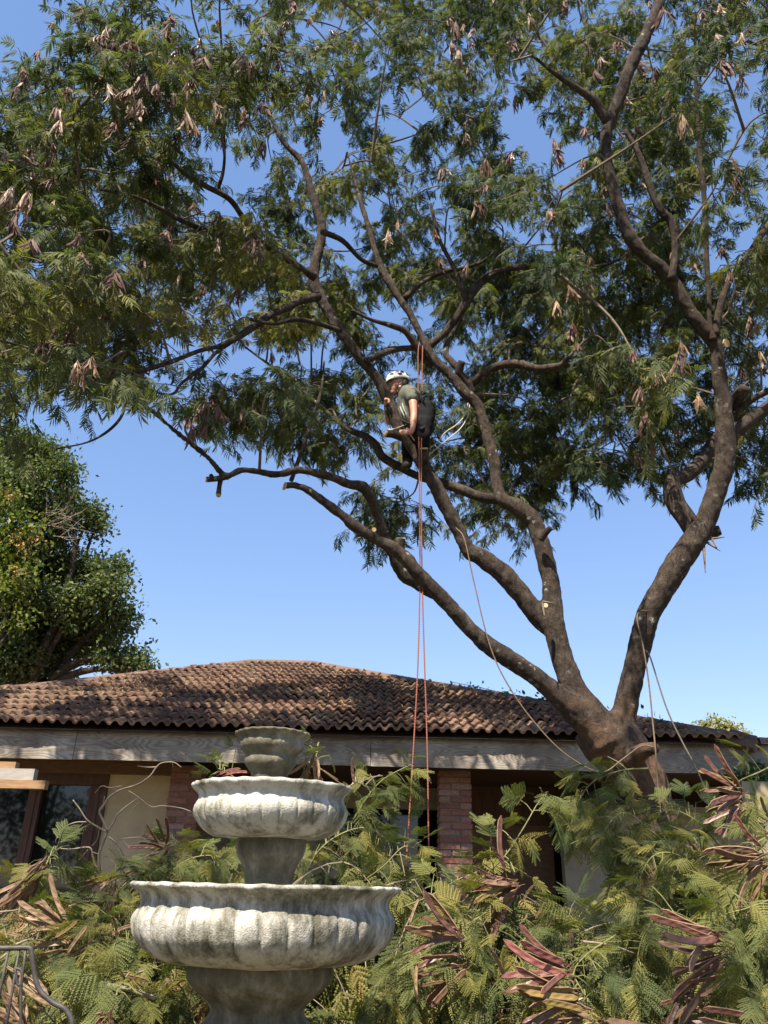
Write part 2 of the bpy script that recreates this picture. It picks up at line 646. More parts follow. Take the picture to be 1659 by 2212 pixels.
def tile_mesh(seed):
    r = random.Random(seed)
    n = 20
    m = MB()
    top0, top1, bot0 = [], [], []
    for i in range(n + 1):
        x = -TW / 2 - .006 + (TW + .012) * i / n
        ph = (i / n * 2 + .5) % 1 - .5
        z = .044 * math.sqrt(1 - (ph / .31) ** 2) if abs(ph) < .31 else -.004
        j = r.uniform(-.002, .002)
        top0.append((x, -.02, z + .062 + j))
        top1.append((x, TL - .02, z + .012))
        bot0.append((x, -.02, z + .036 + j))
    v = top0 + top1 + bot0
    k = n + 1
    f = []
    for i in range(n):
        f.append((i, i + 1, k + i + 1, k + i))
        f.append((2 * k + i, 2 * k + i + 1, i + 1, i))
    m.add(v, f)
    me = m.mesh('roof_tile')
    me.materials.append(MAT['tile'])
    me.polygons.foreach_set('use_smooth', [i % 2 == 0 for i in range(2 * n)])
    return me


TILES = [tile_mesh(i) for i in range(5)]
rest_v, rest_f = [], []
single = 0
row = 0
t = 0.0
while t < SLOPE_LEN - .1:
    x0 = hip_x(t + .12, -1)
    x1 = hip_x(t + .12, 1)
    k = 0
    c = int(math.floor(x0 / TW)) + (0)
    x = c * TW + TW / 2
    while x < x1 - .06:
        if x > x0 + .06:
            q = MROOF @ Vector((x, t, 0))
            u, v = proj(q)
            Mt = MROOF @ Matrix.Translation((x + random.uniform(-.004, .004), t + random.uniform(-.012, .012), random.uniform(-.003, .006))) \
                @ Matrix.Rotation(random.uniform(-.018, .018), 4, 'Z') @ Matrix.Rotation(random.uniform(-.02, .03), 4, 'X')
            seen = -20 < u < 1680 and not (515 < u < 665 and v > 1572) and not (1235 < u < 1385 and v > 1530)
            me = TILES[random.randrange(5)]
            if seen and single < 300 and row < 10:
                inst('roof_tile', me, Mt, roof)
                single += 1
            else:
                b = len(rest_v)
                rest_v.extend([tuple(Mt @ vv.co) for vv in me.vertices])
                rest_f.extend([tuple(i + b for i in p.vertices) for p in me.polygons])
        x += TW
    t += TG
    row += 1
me = bpy.data.meshes.new('upper_tiles')
me.from_pydata(rest_v, [], rest_f)
link('upper_tiles', me, MAT['tile'], roof, kind='stuff')


# ridge and hip caps
def cap_run(a, b, rad=.14, step=.42):
    a, b = Vector(a), Vector(b)
    L = (b - a).length
    n = max(1, int(L / step))
    d = (b - a) / n
    side = d.cross(Vector((0, 0, 1))).normalized()
    up = side.cross(d).normalized()
    for i in range(n):
        m = MB()
        p0 = a + d * i
        p1 = a + d * (i + 1.06)
        for (p, r) in ((p0, rad * 1.0), (p1, rad * .93)):
            for kk in range(9):
                an = math.pi * (-.06 + 1.12 * kk / 8)
                m.v.append(tuple(p + side * (math.cos(an) * r) + up * (math.sin(an) * r * .9 - .035 + .004 * random.random())))
        for kk in range(8):
            m.f.append((kk, kk + 1, 10 + kk, 9 + kk)); m.m.append(0)
        m.f.append(tuple(range(8, -1, -1))); m.m.append(0)
        m.build('ridge_cap', MAT['ridge'], roof, smooth=False)


hz = -.03
for (a_, b_) in (((RA.x, RIDGE_Y, RIDGE_Z), (XL, EAVE_Y, EAVE_Z)), ((RA.x, RIDGE_Y, RIDGE_Z), (RB.x, RIDGE_Y, RIDGE_Z)), ((RB.x, RIDGE_Y, RIDGE_Z), (XR, EAVE_Y, EAVE_Z))):
    mb = MB()
    mb.tube([Vector(a_) - Vector((0, 0, .03)), Vector(b_) - Vector((0, 0, .03))], .105, 10)
    mb.build('ridge_mortar', MAT['ridge'], roof)
cap_run((RA.x, RIDGE_Y, RIDGE_Z + hz), (XL, EAVE_Y, EAVE_Z + hz))
cap_run((RA.x, RIDGE_Y, RIDGE_Z + hz), (RB.x, RIDGE_Y, RIDGE_Z + hz))
cap_run((RB.x, RIDGE_Y, RIDGE_Z + hz), (XR, EAVE_Y, EAVE_Z + hz))

# wing beyond the right hip: its roof rises again to the right
mb = MB()
wx = XR - .35
pz = EAVE_Z - .02
mb.add([(wx, EAVE_Y + .02, pz), (wx + 5, EAVE_Y + .02, pz), (wx + 5, EAVE_Y + 3, pz + .55), (wx + 2.4, EAVE_Y + 3, pz + .55)], [(0, 1, 2, 3)])
mb.build('wing_roof', MAT['tile'], roof)
cap_run((wx + .1, EAVE_Y + .1, pz + .02), (wx + 2.4, EAVE_Y + 3, pz + .56), .11)

# fascia boards, butted end to end
FB = W(830, 1655, EAVE_Y + .1).z
FT = EAVE_Z - .012
edges = [XL, W(148, 1640, EAVE_Y).x, W(800, 1640, EAVE_Y).x, W(1290, 1640, EAVE_Y).x, XR + 4.5]
for i in range(4):
    mb = MB()
    mb.box((edges[i] + .003, EAVE_Y + .125 + .006 * (i % 2), FB + .004 * (i % 2)), (edges[i + 1] - .003, EAVE_Y + .165, FT))
    mb.build('fascia_board', MAT['fascia'], house)
mb = MB()
mb.box((XL, EAVE_Y + .167, FB + .05), (XR + 4.5, EAVE_Y + .20, FB + .12))
mb.build('soffit_batten', MAT['dark_wood'], house)

# soffit, walls, verandah
WALL_Y = 11.15
CEIL = FB + .13
xpl = W(370, 1750, WALL_Y).x            # left brick pillar starts here
xpr = W(1000, 1750, WALL_Y).x
mb = MB()
mb.box((XL, EAVE_Y + .20, CEIL), (W(372, 1700, WALL_Y).x, WALL_Y + .2, CEIL + .03))
mb.build('soffit', MAT['soffit'], house)
mb = MB()
mb.box((W(372, 1700, WALL_Y).x, EAVE_Y + .20, CEIL + .002), (XR + 4.5, 14.0, CEIL + .034))
mb.build('verandah_ceiling', MAT['dark_wood'], house)
xw1 = W(218, 1800, WALL_Y).x            # right side of the window
mb = MB()
mb.box((xw1, WALL_Y, 0), (xpl + .02, WALL_Y + .18, CEIL - .16))
mb.box((XL + .9, WALL_Y, 0), (xw1, WALL_Y + .18, .55))
mb.build('wall', MAT['plaster'], house)
# trim over wall and window
mb = MB()
mb.box((XL + .9, WALL_Y - .05, CEIL - .16), (xpl + .02, WALL_Y + .16, CEIL - .003))
mb.build('head_beam', MAT['beam_wood'], house)
# window: frame, mullions, panes, dark room behind
win = bpy.data.objects.new('window', None)
COL.objects.link(win)
win.parent = house
win.matrix_parent_inverse = parent_inv(house)
zt = CEIL - .163
xs = [XL + 1.0, W(-60, 1800, WALL_Y).x, W(62, 1800, WALL_Y).x, xw1 - .002]
mb = MB()
mb.box((xs[0], WALL_Y - .03, zt - .14), (xs[3], WALL_Y + .10, zt))
mb.build('window_head', MAT['dark_wood'], win)
mb = MB()
mb.box((xs[0], WALL_Y - .03, .553), (xs[3], WALL_Y + .10, .68))
mb.build('window_sill', MAT['dark_wood'], win)
for i, x in enumerate(xs[1:]):
    wd = .16 if i < 2 else .22
    mb = MB()
    xa = x - wd if i == 2 else x - wd / 2
    mb.box((xa, WALL_Y - .045, .69), (xa + wd, WALL_Y + .098, zt - .145))
    mb.box((xa + wd * .38, WALL_Y - .06, .70), (xa + wd * .62, WALL_Y - .046, zt - .15))
    mb.build('mullion', MAT['dark_wood'], win)
for i in range(3):
    mb = MB()
    mb.box((xs[i] + .05, WALL_Y + .03, .66), (xs[i + 1] - .05, WALL_Y + .042, zt - .1))
    mb.build('pane', MAT['glass'], win)
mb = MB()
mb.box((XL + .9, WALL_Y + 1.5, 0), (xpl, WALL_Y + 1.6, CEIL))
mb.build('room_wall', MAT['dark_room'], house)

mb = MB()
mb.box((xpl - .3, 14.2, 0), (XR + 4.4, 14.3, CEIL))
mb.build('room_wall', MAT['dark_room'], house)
# verandah back wall with lintel and dark opening, grey plaster on the right
BWY = 13.3
zl = W(880, 1748, BWY).z
xo0, xo1 = W(700, 1800, BWY).x, W(948, 1800, BWY).x
xg = W(1215, 1800, 12.2).x
mb = MB()
mb.box((xpl - .2, BWY, zl), (xo1 + .3, BWY + .2, CEIL))
mb.box((xpl - .2, BWY, 0), (xo0, BWY + .2, zl - .003))
mb.build('verandah_wall', MAT['plaster_grey'], house)
mb = MB()
mb.box((xo0, BWY + .10, 0), (xo1, BWY + .12, zl))
mb.build('pane', MAT['glass'], house)
mb = MB()
mb.box((xo1, 12.9, 0), (xg, 13.1, CEIL - .55))
mb.build('dark_partition', MAT['beam_wood'], house)
mb = MB()
mb.box((xo1, 12.88, CEIL - .547), (XR + 4, 13.12, CEIL))
mb.build('verandah_beam', MAT['dark_wood'], house)
mb = MB()
mb.box((xg, 12.2, 0), (XR + 4, 12.4, CEIL - .3))
mb.build('wall', MAT['plaster_grey'], house)


def brick_box(w, d, h, seed):
    """a worn brick: box with chamfered edges"""
    r = random.Random(seed)
    m = MB()
    c = .006
    vs_ = []
    for z in (0, h):
        for (sx, sy) in ((-1, -1), (1, -1), (1, 1), (-1, 1)):
            vs_.append((sx * (w / 2 - c), sy * (d / 2 - c), z + r.uniform(-.001, .001)))
    for z in (c, h - c):
        for (sx, sy) in ((-1, -1), (1, -1), (1, 1), (-1, 1)):
            vs_.append((sx * w / 2 + r.uniform(-.003, .003), sy * d / 2 + r.uniform(-.003, .003), z))
    f = [(3, 2, 1, 0), (4, 5, 6, 7)]
    for i in range(4):
        j = (i + 1) % 4
        f += [(i, j, 8 + j, 8 + i), (8 + i, 8 + j, 12 + j, 12 + i), (12 + i, 12 + j, 4 + j, 4 + i)]
    m.add(vs_, f)
    me = m.mesh('brick')
    me.materials.append(MAT['brick'])
    return me


LONG = [brick_box(.245, .195, .066, i) for i in range(3)]
SHORT = [brick_box(.135, .195, .066, i + 9) for i in range(3)]


def pillar(xc, yc, ztop, zbot, w=.40):
    p = bpy.data.objects.new('brick_pillar', None)
    COL.objects.link(p)
    p.parent = house
    p.matrix_parent_inverse = parent_inv(house)
    m = MB()
    m.box((xc - w / 2 + .012, yc - w / 2 + .012, 0), (xc + w / 2 - .012, yc + w / 2 - .012, ztop))
    m.build('mortar', MAT['mortar'], p)
    z = ztop - .078
    i = 0
    while z > zbot:
        flip = i % 2
        for yy in (-1, 1):
            a = (xc - w / 2 + .1225, LONG) if flip else (xc - w / 2 + .0675, SHORT)
            b = (xc + w / 2 - .0675, SHORT) if flip else (xc + w / 2 - .1225, LONG)
            for (x, bank) in (a, b):
                if yy == 1 and x < xc:
                    pass
                inst('brick', bank[random.randrange(3)], Matrix.Translation((x + random.uniform(-.004, .004), yc + yy * (w / 4 + .002) + random.uniform(-.006, .004), z)) @ Matrix.Rotation(random.uniform(-.02, .02), 4, 'Z'), p)
        z -= .078
        i += 1
    return p


pr = W(981, 1750, 10.75)
pillar(pr.x, 10.75, CEIL - .08, 1.05)
pl_ = W(397, 1740, 11.1)
pillar(pl_.x + .04, 11.05, CEIL - .06, 1.4)
# low brickwork at the right end of the house
lb = W(1570, 1870, 9.6)
for zi in range(9):
    for xi in range(4):
        inst('brick', LONG[(zi + xi) % 3], Matrix.Translation((lb.x - .5 + xi * .257 + (zi % 2) * .12, 9.6, lb.z + .14 - zi * .078)), house)

# ------------------------------------------------------------------ ivy on the eave at the far right, creeper along the hip
def leaf_cards(name, pts, size, mat, parent=None, up_bias=.3, seed=1, **tags):
    """many small folded leaves (four triangles each) round the given points"""
    g = np.random.default_rng(seed)
    n = len(pts)
    P = np.array([tuple(p) for p in pts])
    d = g.normal(size=(n, 3)); d[:, 2] -= up_bias
    d /= np.linalg.norm(d, axis=1)[:, None]
    a = g.normal(size=(n, 3))
    s_ = np.cross(d, a); s_ /= np.linalg.norm(s_, axis=1)[:, None]
    nn = np.cross(s_, d)
    L = (size * g.uniform(.6, 1.3, n))[:, None]
    wv = L * .27
    v0 = P
    v1 = P + d * L * .5 + s_ * wv + nn * L * .08
    v2 = P + d * L - nn * L * .10
    v3 = P + d * L * .5 - s_ * wv + nn * L * .08
    vm = P + d * L * .5
    V = np.stack([v0, v1, v2, v3, vm], 1).reshape(-1, 3)
    b = (np.arange(n) * 5)[:, None, None]
    T = (b + np.array([[0, 1, 4], [1, 2, 4], [0, 4, 3], [4, 2, 3]])[None]).reshape(-1, 3)
    me = np_mesh(name, V, T, np.repeat(g.random(n), 4))
    return link(name, me, mat, parent, **tags)


iv = empty('ivy', (XR, EAVE_Y - .1, EAVE_Z - .4), label='dark green ivy growing on the fascia at the right edge of the photo', cat='ivy')
pts = []
for _ in range(650):
    u = random.uniform(1585, 1700); v = random.gauss(1685, 24)
    if v < 1640 or (u < 1610 and v < 1660): continue
    pts.append(W(u, v, 9.75 + random.uniform(-.12, .2)))
leaf_cards('ivy_leaves', pts, .085, MAT['ivy'], iv, seed=4)
mb = MB()
for k in range(6):
    mb.tube(spline([W(1600 + k * 18, 1760, 9.8), W(1604 + k * 17, 1700, 9.75), W(1612 + k * 14, 1655, 9.8)], 4), .008, 5)
mb.build('stem', MAT['twig'], iv)
cr = empty('creeper', (2.4, 11.5, 4.1), label='dark creeper growing along the right hip of the tiled roof', cat='creeper')
pts, red = [], []
for _ in range(230):
    k = random.choice([random.gauss(.50, .05), random.gauss(.66, .06), random.uniform(.45, .95)])
    p = Vector((RB.x, RIDGE_Y, RIDGE_Z)).lerp(Vector((XR, EAVE_Y, EAVE_Z)), k) + Vector((random.gauss(0, .05), random.gauss(0, .05), -.0 + abs(random.gauss(.05, .05))))
    pts.append(p)
leaf_cards('creeper_leaves', pts, .075, MAT['ivy'], cr, seed=5)
for _ in range(60):
    p = W(1180 + random.gauss(0, 9), 1524 + random.gauss(0, 5), 12.0)
    red.append(p)
leaf_cards('red_leaves', red, .07, MAT['red_creeper'], cr, seed=6)
mb = MB()
p0, p1 = Vector((RB.x, RIDGE_Y, RIDGE_Z + .06)), Vector((XR, EAVE_Y, EAVE_Z + .06))
mb.tube([p0.lerp(p1, .42 + .05 * i) + Vector((random.gauss(0, .03), 0, random.gauss(.02, .03))) for i in range(11)], .005, 5)
mb.build('stem', MAT['twig'], cr)

# dry twigs, leaves and pods fallen on the roof
def sticks(n, where, lmin, lmax, seed):
    g = random.Random(seed)
    m = MB()
    for _ in range(n):
        p, nx = where(g)
        a = g.uniform(0, math.pi)
        d = (MROOF.to_3x3() @ Vector((math.cos(a), math.sin(a), g.uniform(-.05, .12)))) * g.uniform(lmin, lmax)
        w_ = (MROOF.to_3x3() @ Vector((-math.sin(a), math.cos(a), 0))) * g.uniform(.003, .008)
        mid = p + d * .5 + (MROOF.to_3x3() @ Vector((g.gauss(0, .02), g.gauss(0, .02), .02)))
        m.add([p - w_, p + w_, mid + w_, mid - w_, p + d + w_ * .5, p + d - w_ * .5], [(0, 1, 2, 3), (3, 2, 4, 5)])
    return m


def roof_spot(g):
    while True:
        cx, ct = g.choice(PILES)
        x = g.gauss(cx, .5); t = g.gauss(ct, .35)
        if g.random() < .4:
            x = g.uniform(-5, 4); t = g.uniform(.1, SLOPE_LEN - .2)
        if .05 < t < SLOPE_LEN - .1 and hip_x(t, -1) < x < hip_x(t, 1):
            return MROOF @ Vector((x, t, .075)), 0


PILES = [(random.uniform(-5, 3.3), random.uniform(.3, 4.6)) for _ in range(26)]
sticks(900, roof_spot, .04, .17, 3).build('roof_litter', MAT['straw'], label='dry twigs, leaves and straw fallen on the roof tiles', cat='litter', kind='stuff')

# ------------------------------------------------------------------ small things by the house
br = empty('timber_beam_stack', W(0, 1700, 8.6), label='three stepped sunlit timber ends jutting in under the eave at far left', cat='timber')
for (u1, v0_, v1_, mt, yy) in ((30, 1645, 1668, 'new_timber', 8.52), (70, 1660, 1688, 'grey_timber', 8.44), (95, 1685, 1704, 'new_timber', 8.36)):
    a, b = W(-160, v1_, yy), W(u1, v1_, yy)
    top = W(u1, v0_, yy).z
    mb = MB()
    mb.box((a.x, yy, b.z), (b.x, yy + .1, top - .003))
    mb.build('board', MAT[mt], br)
# post that carries the timber ends, out of frame on the left
mb = MB()
a = W(-150, 1700, 8.6)
mb.box((a.x - .1, 8.5, 0), (a.x + .08, 8.75, a.z + .1))
mb.build('post', MAT['beam_wood'], br)

pb = W(1632, 1735, 8.9)
mb = MB()
for i in range(2):
    mb.box((pb.x - .11 + i * .3, 8.9 + i * .02, .3), (pb.x + .17 + i * .3, 8.925 + i * .02, pb.z + .22 - .03 * i))
mb.build('plank_fence', MAT['yellow_board'], label='pale yellowish upright boards below the ivy at the right edge', cat='fence')

# ------------------------------------------------------------------ fountain
FY = 3.65


def fz(v, u=500):
    return W(u, v, FY).z


def crop3(y):
    return (1780 + y / 2.242) * .864


def rr(px):
    """half width measured on the fountain, in metres"""
    return px / 2.242 * .864 / 1726 * (FY * math.cos(PITCH) - .02)


def axis(cx, y):
    return W((300 + cx / 2.242) * .864, crop3(y), FY).x


def lathe(prof, ax, ay, nseg=144, lobes=0, amp=lambda k: 0, rim=None, wobble=.004, zoff=0):
    """prof: (radius, z, flute) ; flute scales the lobes"""
    m = MB()
    pr_ = []
    for i in range(len(prof) - 1):
        a, b = prof[i], prof[i + 1]
        n = max(1, int(math.hypot(b[0] - a[0], b[1] - a[1]) / .012))
        for j in range(n):
            k = j / n
            pr_.append(tuple(a[q] + (b[q] - a[q]) * k for q in range(3)))
    pr_.append(prof[-1])
    # soften the corners
    for _ in range(2):
        pr_ = [pr_[0]] + [tuple((pr_[i - 1][q] + 2 * pr_[i][q] + pr_[i + 1][q]) / 4 for q in range(3)) for i in range(1, len(pr_) - 1)] + [pr_[-1]]
    for (r_, z, fl) in pr_:
        for k in range(nseg):
            a = 2 * math.pi * k / nseg
            rad, zz = r_, z
            if lobes and fl > 0:
                w_ = abs(math.sin(a * lobes / 2)) ** .32
                rad += amp(1) * fl * (w_ - .75)
            if lobes and fl < 0:
                w_ = math.cos(a * lobes)
                rad += amp(1) * .22 * (-fl) * w_
                zz += amp(1) * .10 * (-fl) * w_
            q = Vector((math.cos(a) * rad, math.sin(a) * rad, zz))
            rad += wobble * noise.noise(q * 9) + wobble * .7 * noise.noise(q * 26) + wobble * .45 * noise.noise(q * 60)
            zz += wobble * .8 * noise.noise(q * 11 + Vector((5, 0, 0)))
            m.v.append((ax + math.cos(a) * rad, ay + math.sin(a) * rad, zz))
    R_ = len(pr_)
    for i in range(R_ - 1):
        for k in range(nseg):
            k2 = (k + 1) % nseg
            m.f.append((i * nseg + k, i * nseg + k2, (i + 1) * nseg + k2, (i + 1) * nseg + k))
            m.m.append(0)
    return m


def Z(y):
    return fz(crop3(y), 500)


ax_l = axis(822, 1100)
ax_u = axis(848, 560)
ax_c = axis(850, 200)
fountain = empty('tiered_fountain', (ax_l, FY, 0), label='three tiered weathered white stone fountain with scalloped bowls', cat='fountain')
# base and pedestal
zb = Z(1400)
prof = [(.02, 0, 0), (.42, 0, 0), (.42, .14, 0), (.36, .18, 0), (.32, .34, 0), (rr(330), Z(1800), 0), (rr(270), Z(1730), 0), (rr(243), Z(1690), 0), (rr(250), Z(1650), 0), (rr(290), Z(1600), 0),
        (rr(345), Z(1550), 0), (rr(388), Z(1490), 0), (rr(392), Z(1440), 0), (rr(385), zb + .01, 0)]
lathe(prof, axis(784, 1500), FY, 96, wobble=.006).build('pedestal', MAT['stone_grime_shade'], fountain, smooth=True)
# lower bowl
prof = [(.02, zb - .005, 0), (rr(420), zb - .003, 0), (rr(520), Z(1392), .05), (rr(600), Z(1360), .4), (rr(660), Z(1310), .9), (rr(700), Z(1255), 1.2), (rr(712), Z(1200), 1.3), (rr(718), Z(1150), 1.2), (rr(700), Z(1112), .7),
        (rr(680), Z(1090), .1), (rr(674), Z(1066), 0), (rr(682), Z(1035), 0), (rr(705), Z(1010), -.3), (rr(752), Z(990), -1), (rr(756), Z(972), -1), (rr(745), Z(958), -1), (rr(715), Z(958), -.5), (rr(690), Z(985), 0), (rr(640), Z(1150), 0), (rr(560), Z(1280), 0), (.02, Z(1330), 0)]
lathe(prof, ax_l, FY, 408, 34, lambda k: .0145).build('lower_bowl', MAT['stone'], fountain, smooth=True)
# stem
prof = [(rr(170), Z(1320), 0), (rr(136), Z(1000), 0), (rr(136), Z(935), 0), (rr(142), Z(885), 0), (rr(165), Z(835), 0), (rr(195), Z(790), 0), (rr(200), Z(745), 0), (rr(197), Z(700), 0)]
lathe(prof, axis(845, 800), FY, 96, wobble=.004).build('stem', MAT['stone_grime_shade'], fountain, smooth=True)
# upper bowl
zu = Z(705)
prof = [(.02, zu - .004, 0), (rr(210), zu - .002, 0), (rr(330), Z(698), .1), (rr(385), Z(665), .5), (rr(425), Z(620), 1), (rr(447), Z(575), 1.2), (rr(448), Z(540), 1), (rr(434), Z(518), .4), (rr(420), Z(502), 0), (rr(420), Z(482), 0),
        (rr(436), Z(460), -.3), (rr(474), Z(438), -1), (rr(478), Z(420), -1), (rr(468), Z(407), -1), (rr(440), Z(408), -.5), (rr(420), Z(435), 0), (rr(380), Z(560), 0), (.02, Z(620), 0)]
lathe(prof, ax_u, FY, 336, 28, lambda k: .012).build('upper_bowl', MAT['stone'], fountain, smooth=True)
# top cup: its shade is put into the dark colour of the grimy stone
prof = [(rr(170), Z(610), 0), (rr(105), Z(420), 0), (rr(105), Z(350), 0), (rr(125), Z(320), 0), (rr(155), Z(295), 0), (rr(163), Z(278), 0), (rr(158), Z(262), 0), (rr(140), Z(252), 0), (rr(146), Z(238), 0), (rr(168), Z(225), 0),
        (rr(190), Z(205), .3), (rr(200), Z(188), .6), (rr(198), Z(172), .5), (rr(184), Z(160), .1), (rr(188), Z(148), 0), (rr(205), Z(138), -.3), (rr(228), Z(128), -1), (rr(232), Z(119), -1), (rr(224), Z(110), -1), (rr(205), Z(112), -.4), (rr(180), Z(140), 0), (.02, Z(200), 0)]
lathe(prof, ax_c, FY, 220, 22, lambda k: .009, wobble=.004).build('top_cup', MAT['stone_grime_shade'], fountain, smooth=True)

# ------------------------------------------------------------------ the big tree
tree = empty('pod_tree', W(1440, 2080, 7.6).xy.to_3d(), label='large spreading tree with forked limbs, feathery leaves and brown pods over the house', cat='tree')

# each limb: points (across, down, half width) as read, then the distance at its start and at its end
MAIN = {
    'trunk': ([(1475, 2460, 70), (1456, 2150, 60), (1430, 1900, 48), (1408, 1740, 46), (1372, 1660, 54), (1318, 1598, 66), (1290, 1560, 60)], 7.6, 7.5),
    'right': ([(1330, 1620, 42), (1342, 1560, 36), (1352, 1525, 29), (1365, 1464, 27), (1384, 1389, 27), (1400, 1329, 28), (1430, 1276, 29), (1459, 1224, 31), (1485, 1187, 30), (1507, 1156, 29), (1527, 1119, 24), (1551, 1051, 24), (1566, 995, 24), (1566, 939, 23), (1562, 864, 20), (1556, 830, 18), (1549, 765, 16), (1541, 736, 17),
               (1511, 701, 17), (1478, 652, 15), (1456, 610, 15), (1427, 578, 15), (1391, 549, 15), (1362, 513, 17), (1346, 475, 14), (1330, 426, 15), (1318, 378, 13), (1310, 330, 13), (1310, 280, 14), (1329, 235, 14), (1359, 150, 16), (1389, 90, 15), (1419, 20, 13), (1440, -50, 11), (1470, -160, 7)], 7.5, 5.3),
    'middle': ([(1315, 1605, 50), (1278, 1552, 44), (1246, 1500, 32), (1224, 1449, 28), (1206, 1389, 27), (1194, 1333, 27), (1192, 1276, 23), (1181, 1220, 21), (1167, 1164, 20), (1150, 1123, 22), (1119, 1097, 21), (1085, 1079, 17), (1074, 1050, 14), (1070, 1014, 14), (1063, 976, 15), (1052, 939, 14), (1042, 901, 13), (1028, 870, 14),
                (1002, 846, 14), (977, 814, 11), (945, 783, 11), (924, 752, 10), (905, 714, 9), (883, 674, 9), (861, 642, 9), (842, 611, 10), (820, 571, 10), (808, 533, 8), (795, 486, 7), (783, 449, 7), (768, 395, 5), (750, 330, 3)], 7.4, 7.0),
    'climbed': ([(1200, 1375, 20), (1185, 1352, 24), (1157, 1325, 25), (1123, 1280, 24), (1082, 1235, 24), (1037, 1203, 22), (1013, 1190, 19), (993, 1151, 17), (968, 1103, 18), (942, 1052, 17), (917, 1008, 17), (895, 972, 16), (873, 943, 15), (855, 910, 15), (844, 881, 15), (829, 844, 14), (808, 808, 12), (782, 779, 13), (753, 739, 13), (724, 698, 13),
                 (706, 668, 12), (689, 636, 14), (677, 596, 14), (690, 533, 12), (695, 486, 11), (680, 439, 10), (667, 392, 9), (650, 345, 8), (615, 310, 7), (585, 250, 5), (575, 190, 4), (565, 120, 3)], 7.45, 6.75),
    'low': ([(1290, 1580, 40), (1243, 1535, 34), (1198, 1496, 25), (1149, 1456, 22), (1093, 1419, 23), (1037, 1380, 20), (990, 1330, 19), (942, 1278, 18), (899, 1234, 18), (862, 1194, 17), (815, 1165, 13), (771, 1140, 14), (735, 1110, 12), (702, 1085, 12), (665, 1059, 10), (636, 1048, 9), (614, 1050, 9)], 7.4, 6.4),
    'low_back': ([(940, 1285, 14), (906, 1262, 17), (868, 1238, 15), (848, 1195, 12), (826, 1143, 12), (806, 1090, 12), (786, 1054, 14), (753, 1045, 11), (713, 1030, 11), (669, 1019, 9), (636, 1016, 10), (596, 1025, 9), (560, 1019, 8), (523, 1016, 9), (498, 1026, 8), (483, 1027, 8), (454, 993, 7), (418, 962, 7), (381, 933, 6), (342, 899, 6), (324, 886, 6), (272, 868, 5), (225, 855, 4), (173, 834, 3)], 7.25, 5.3),
}
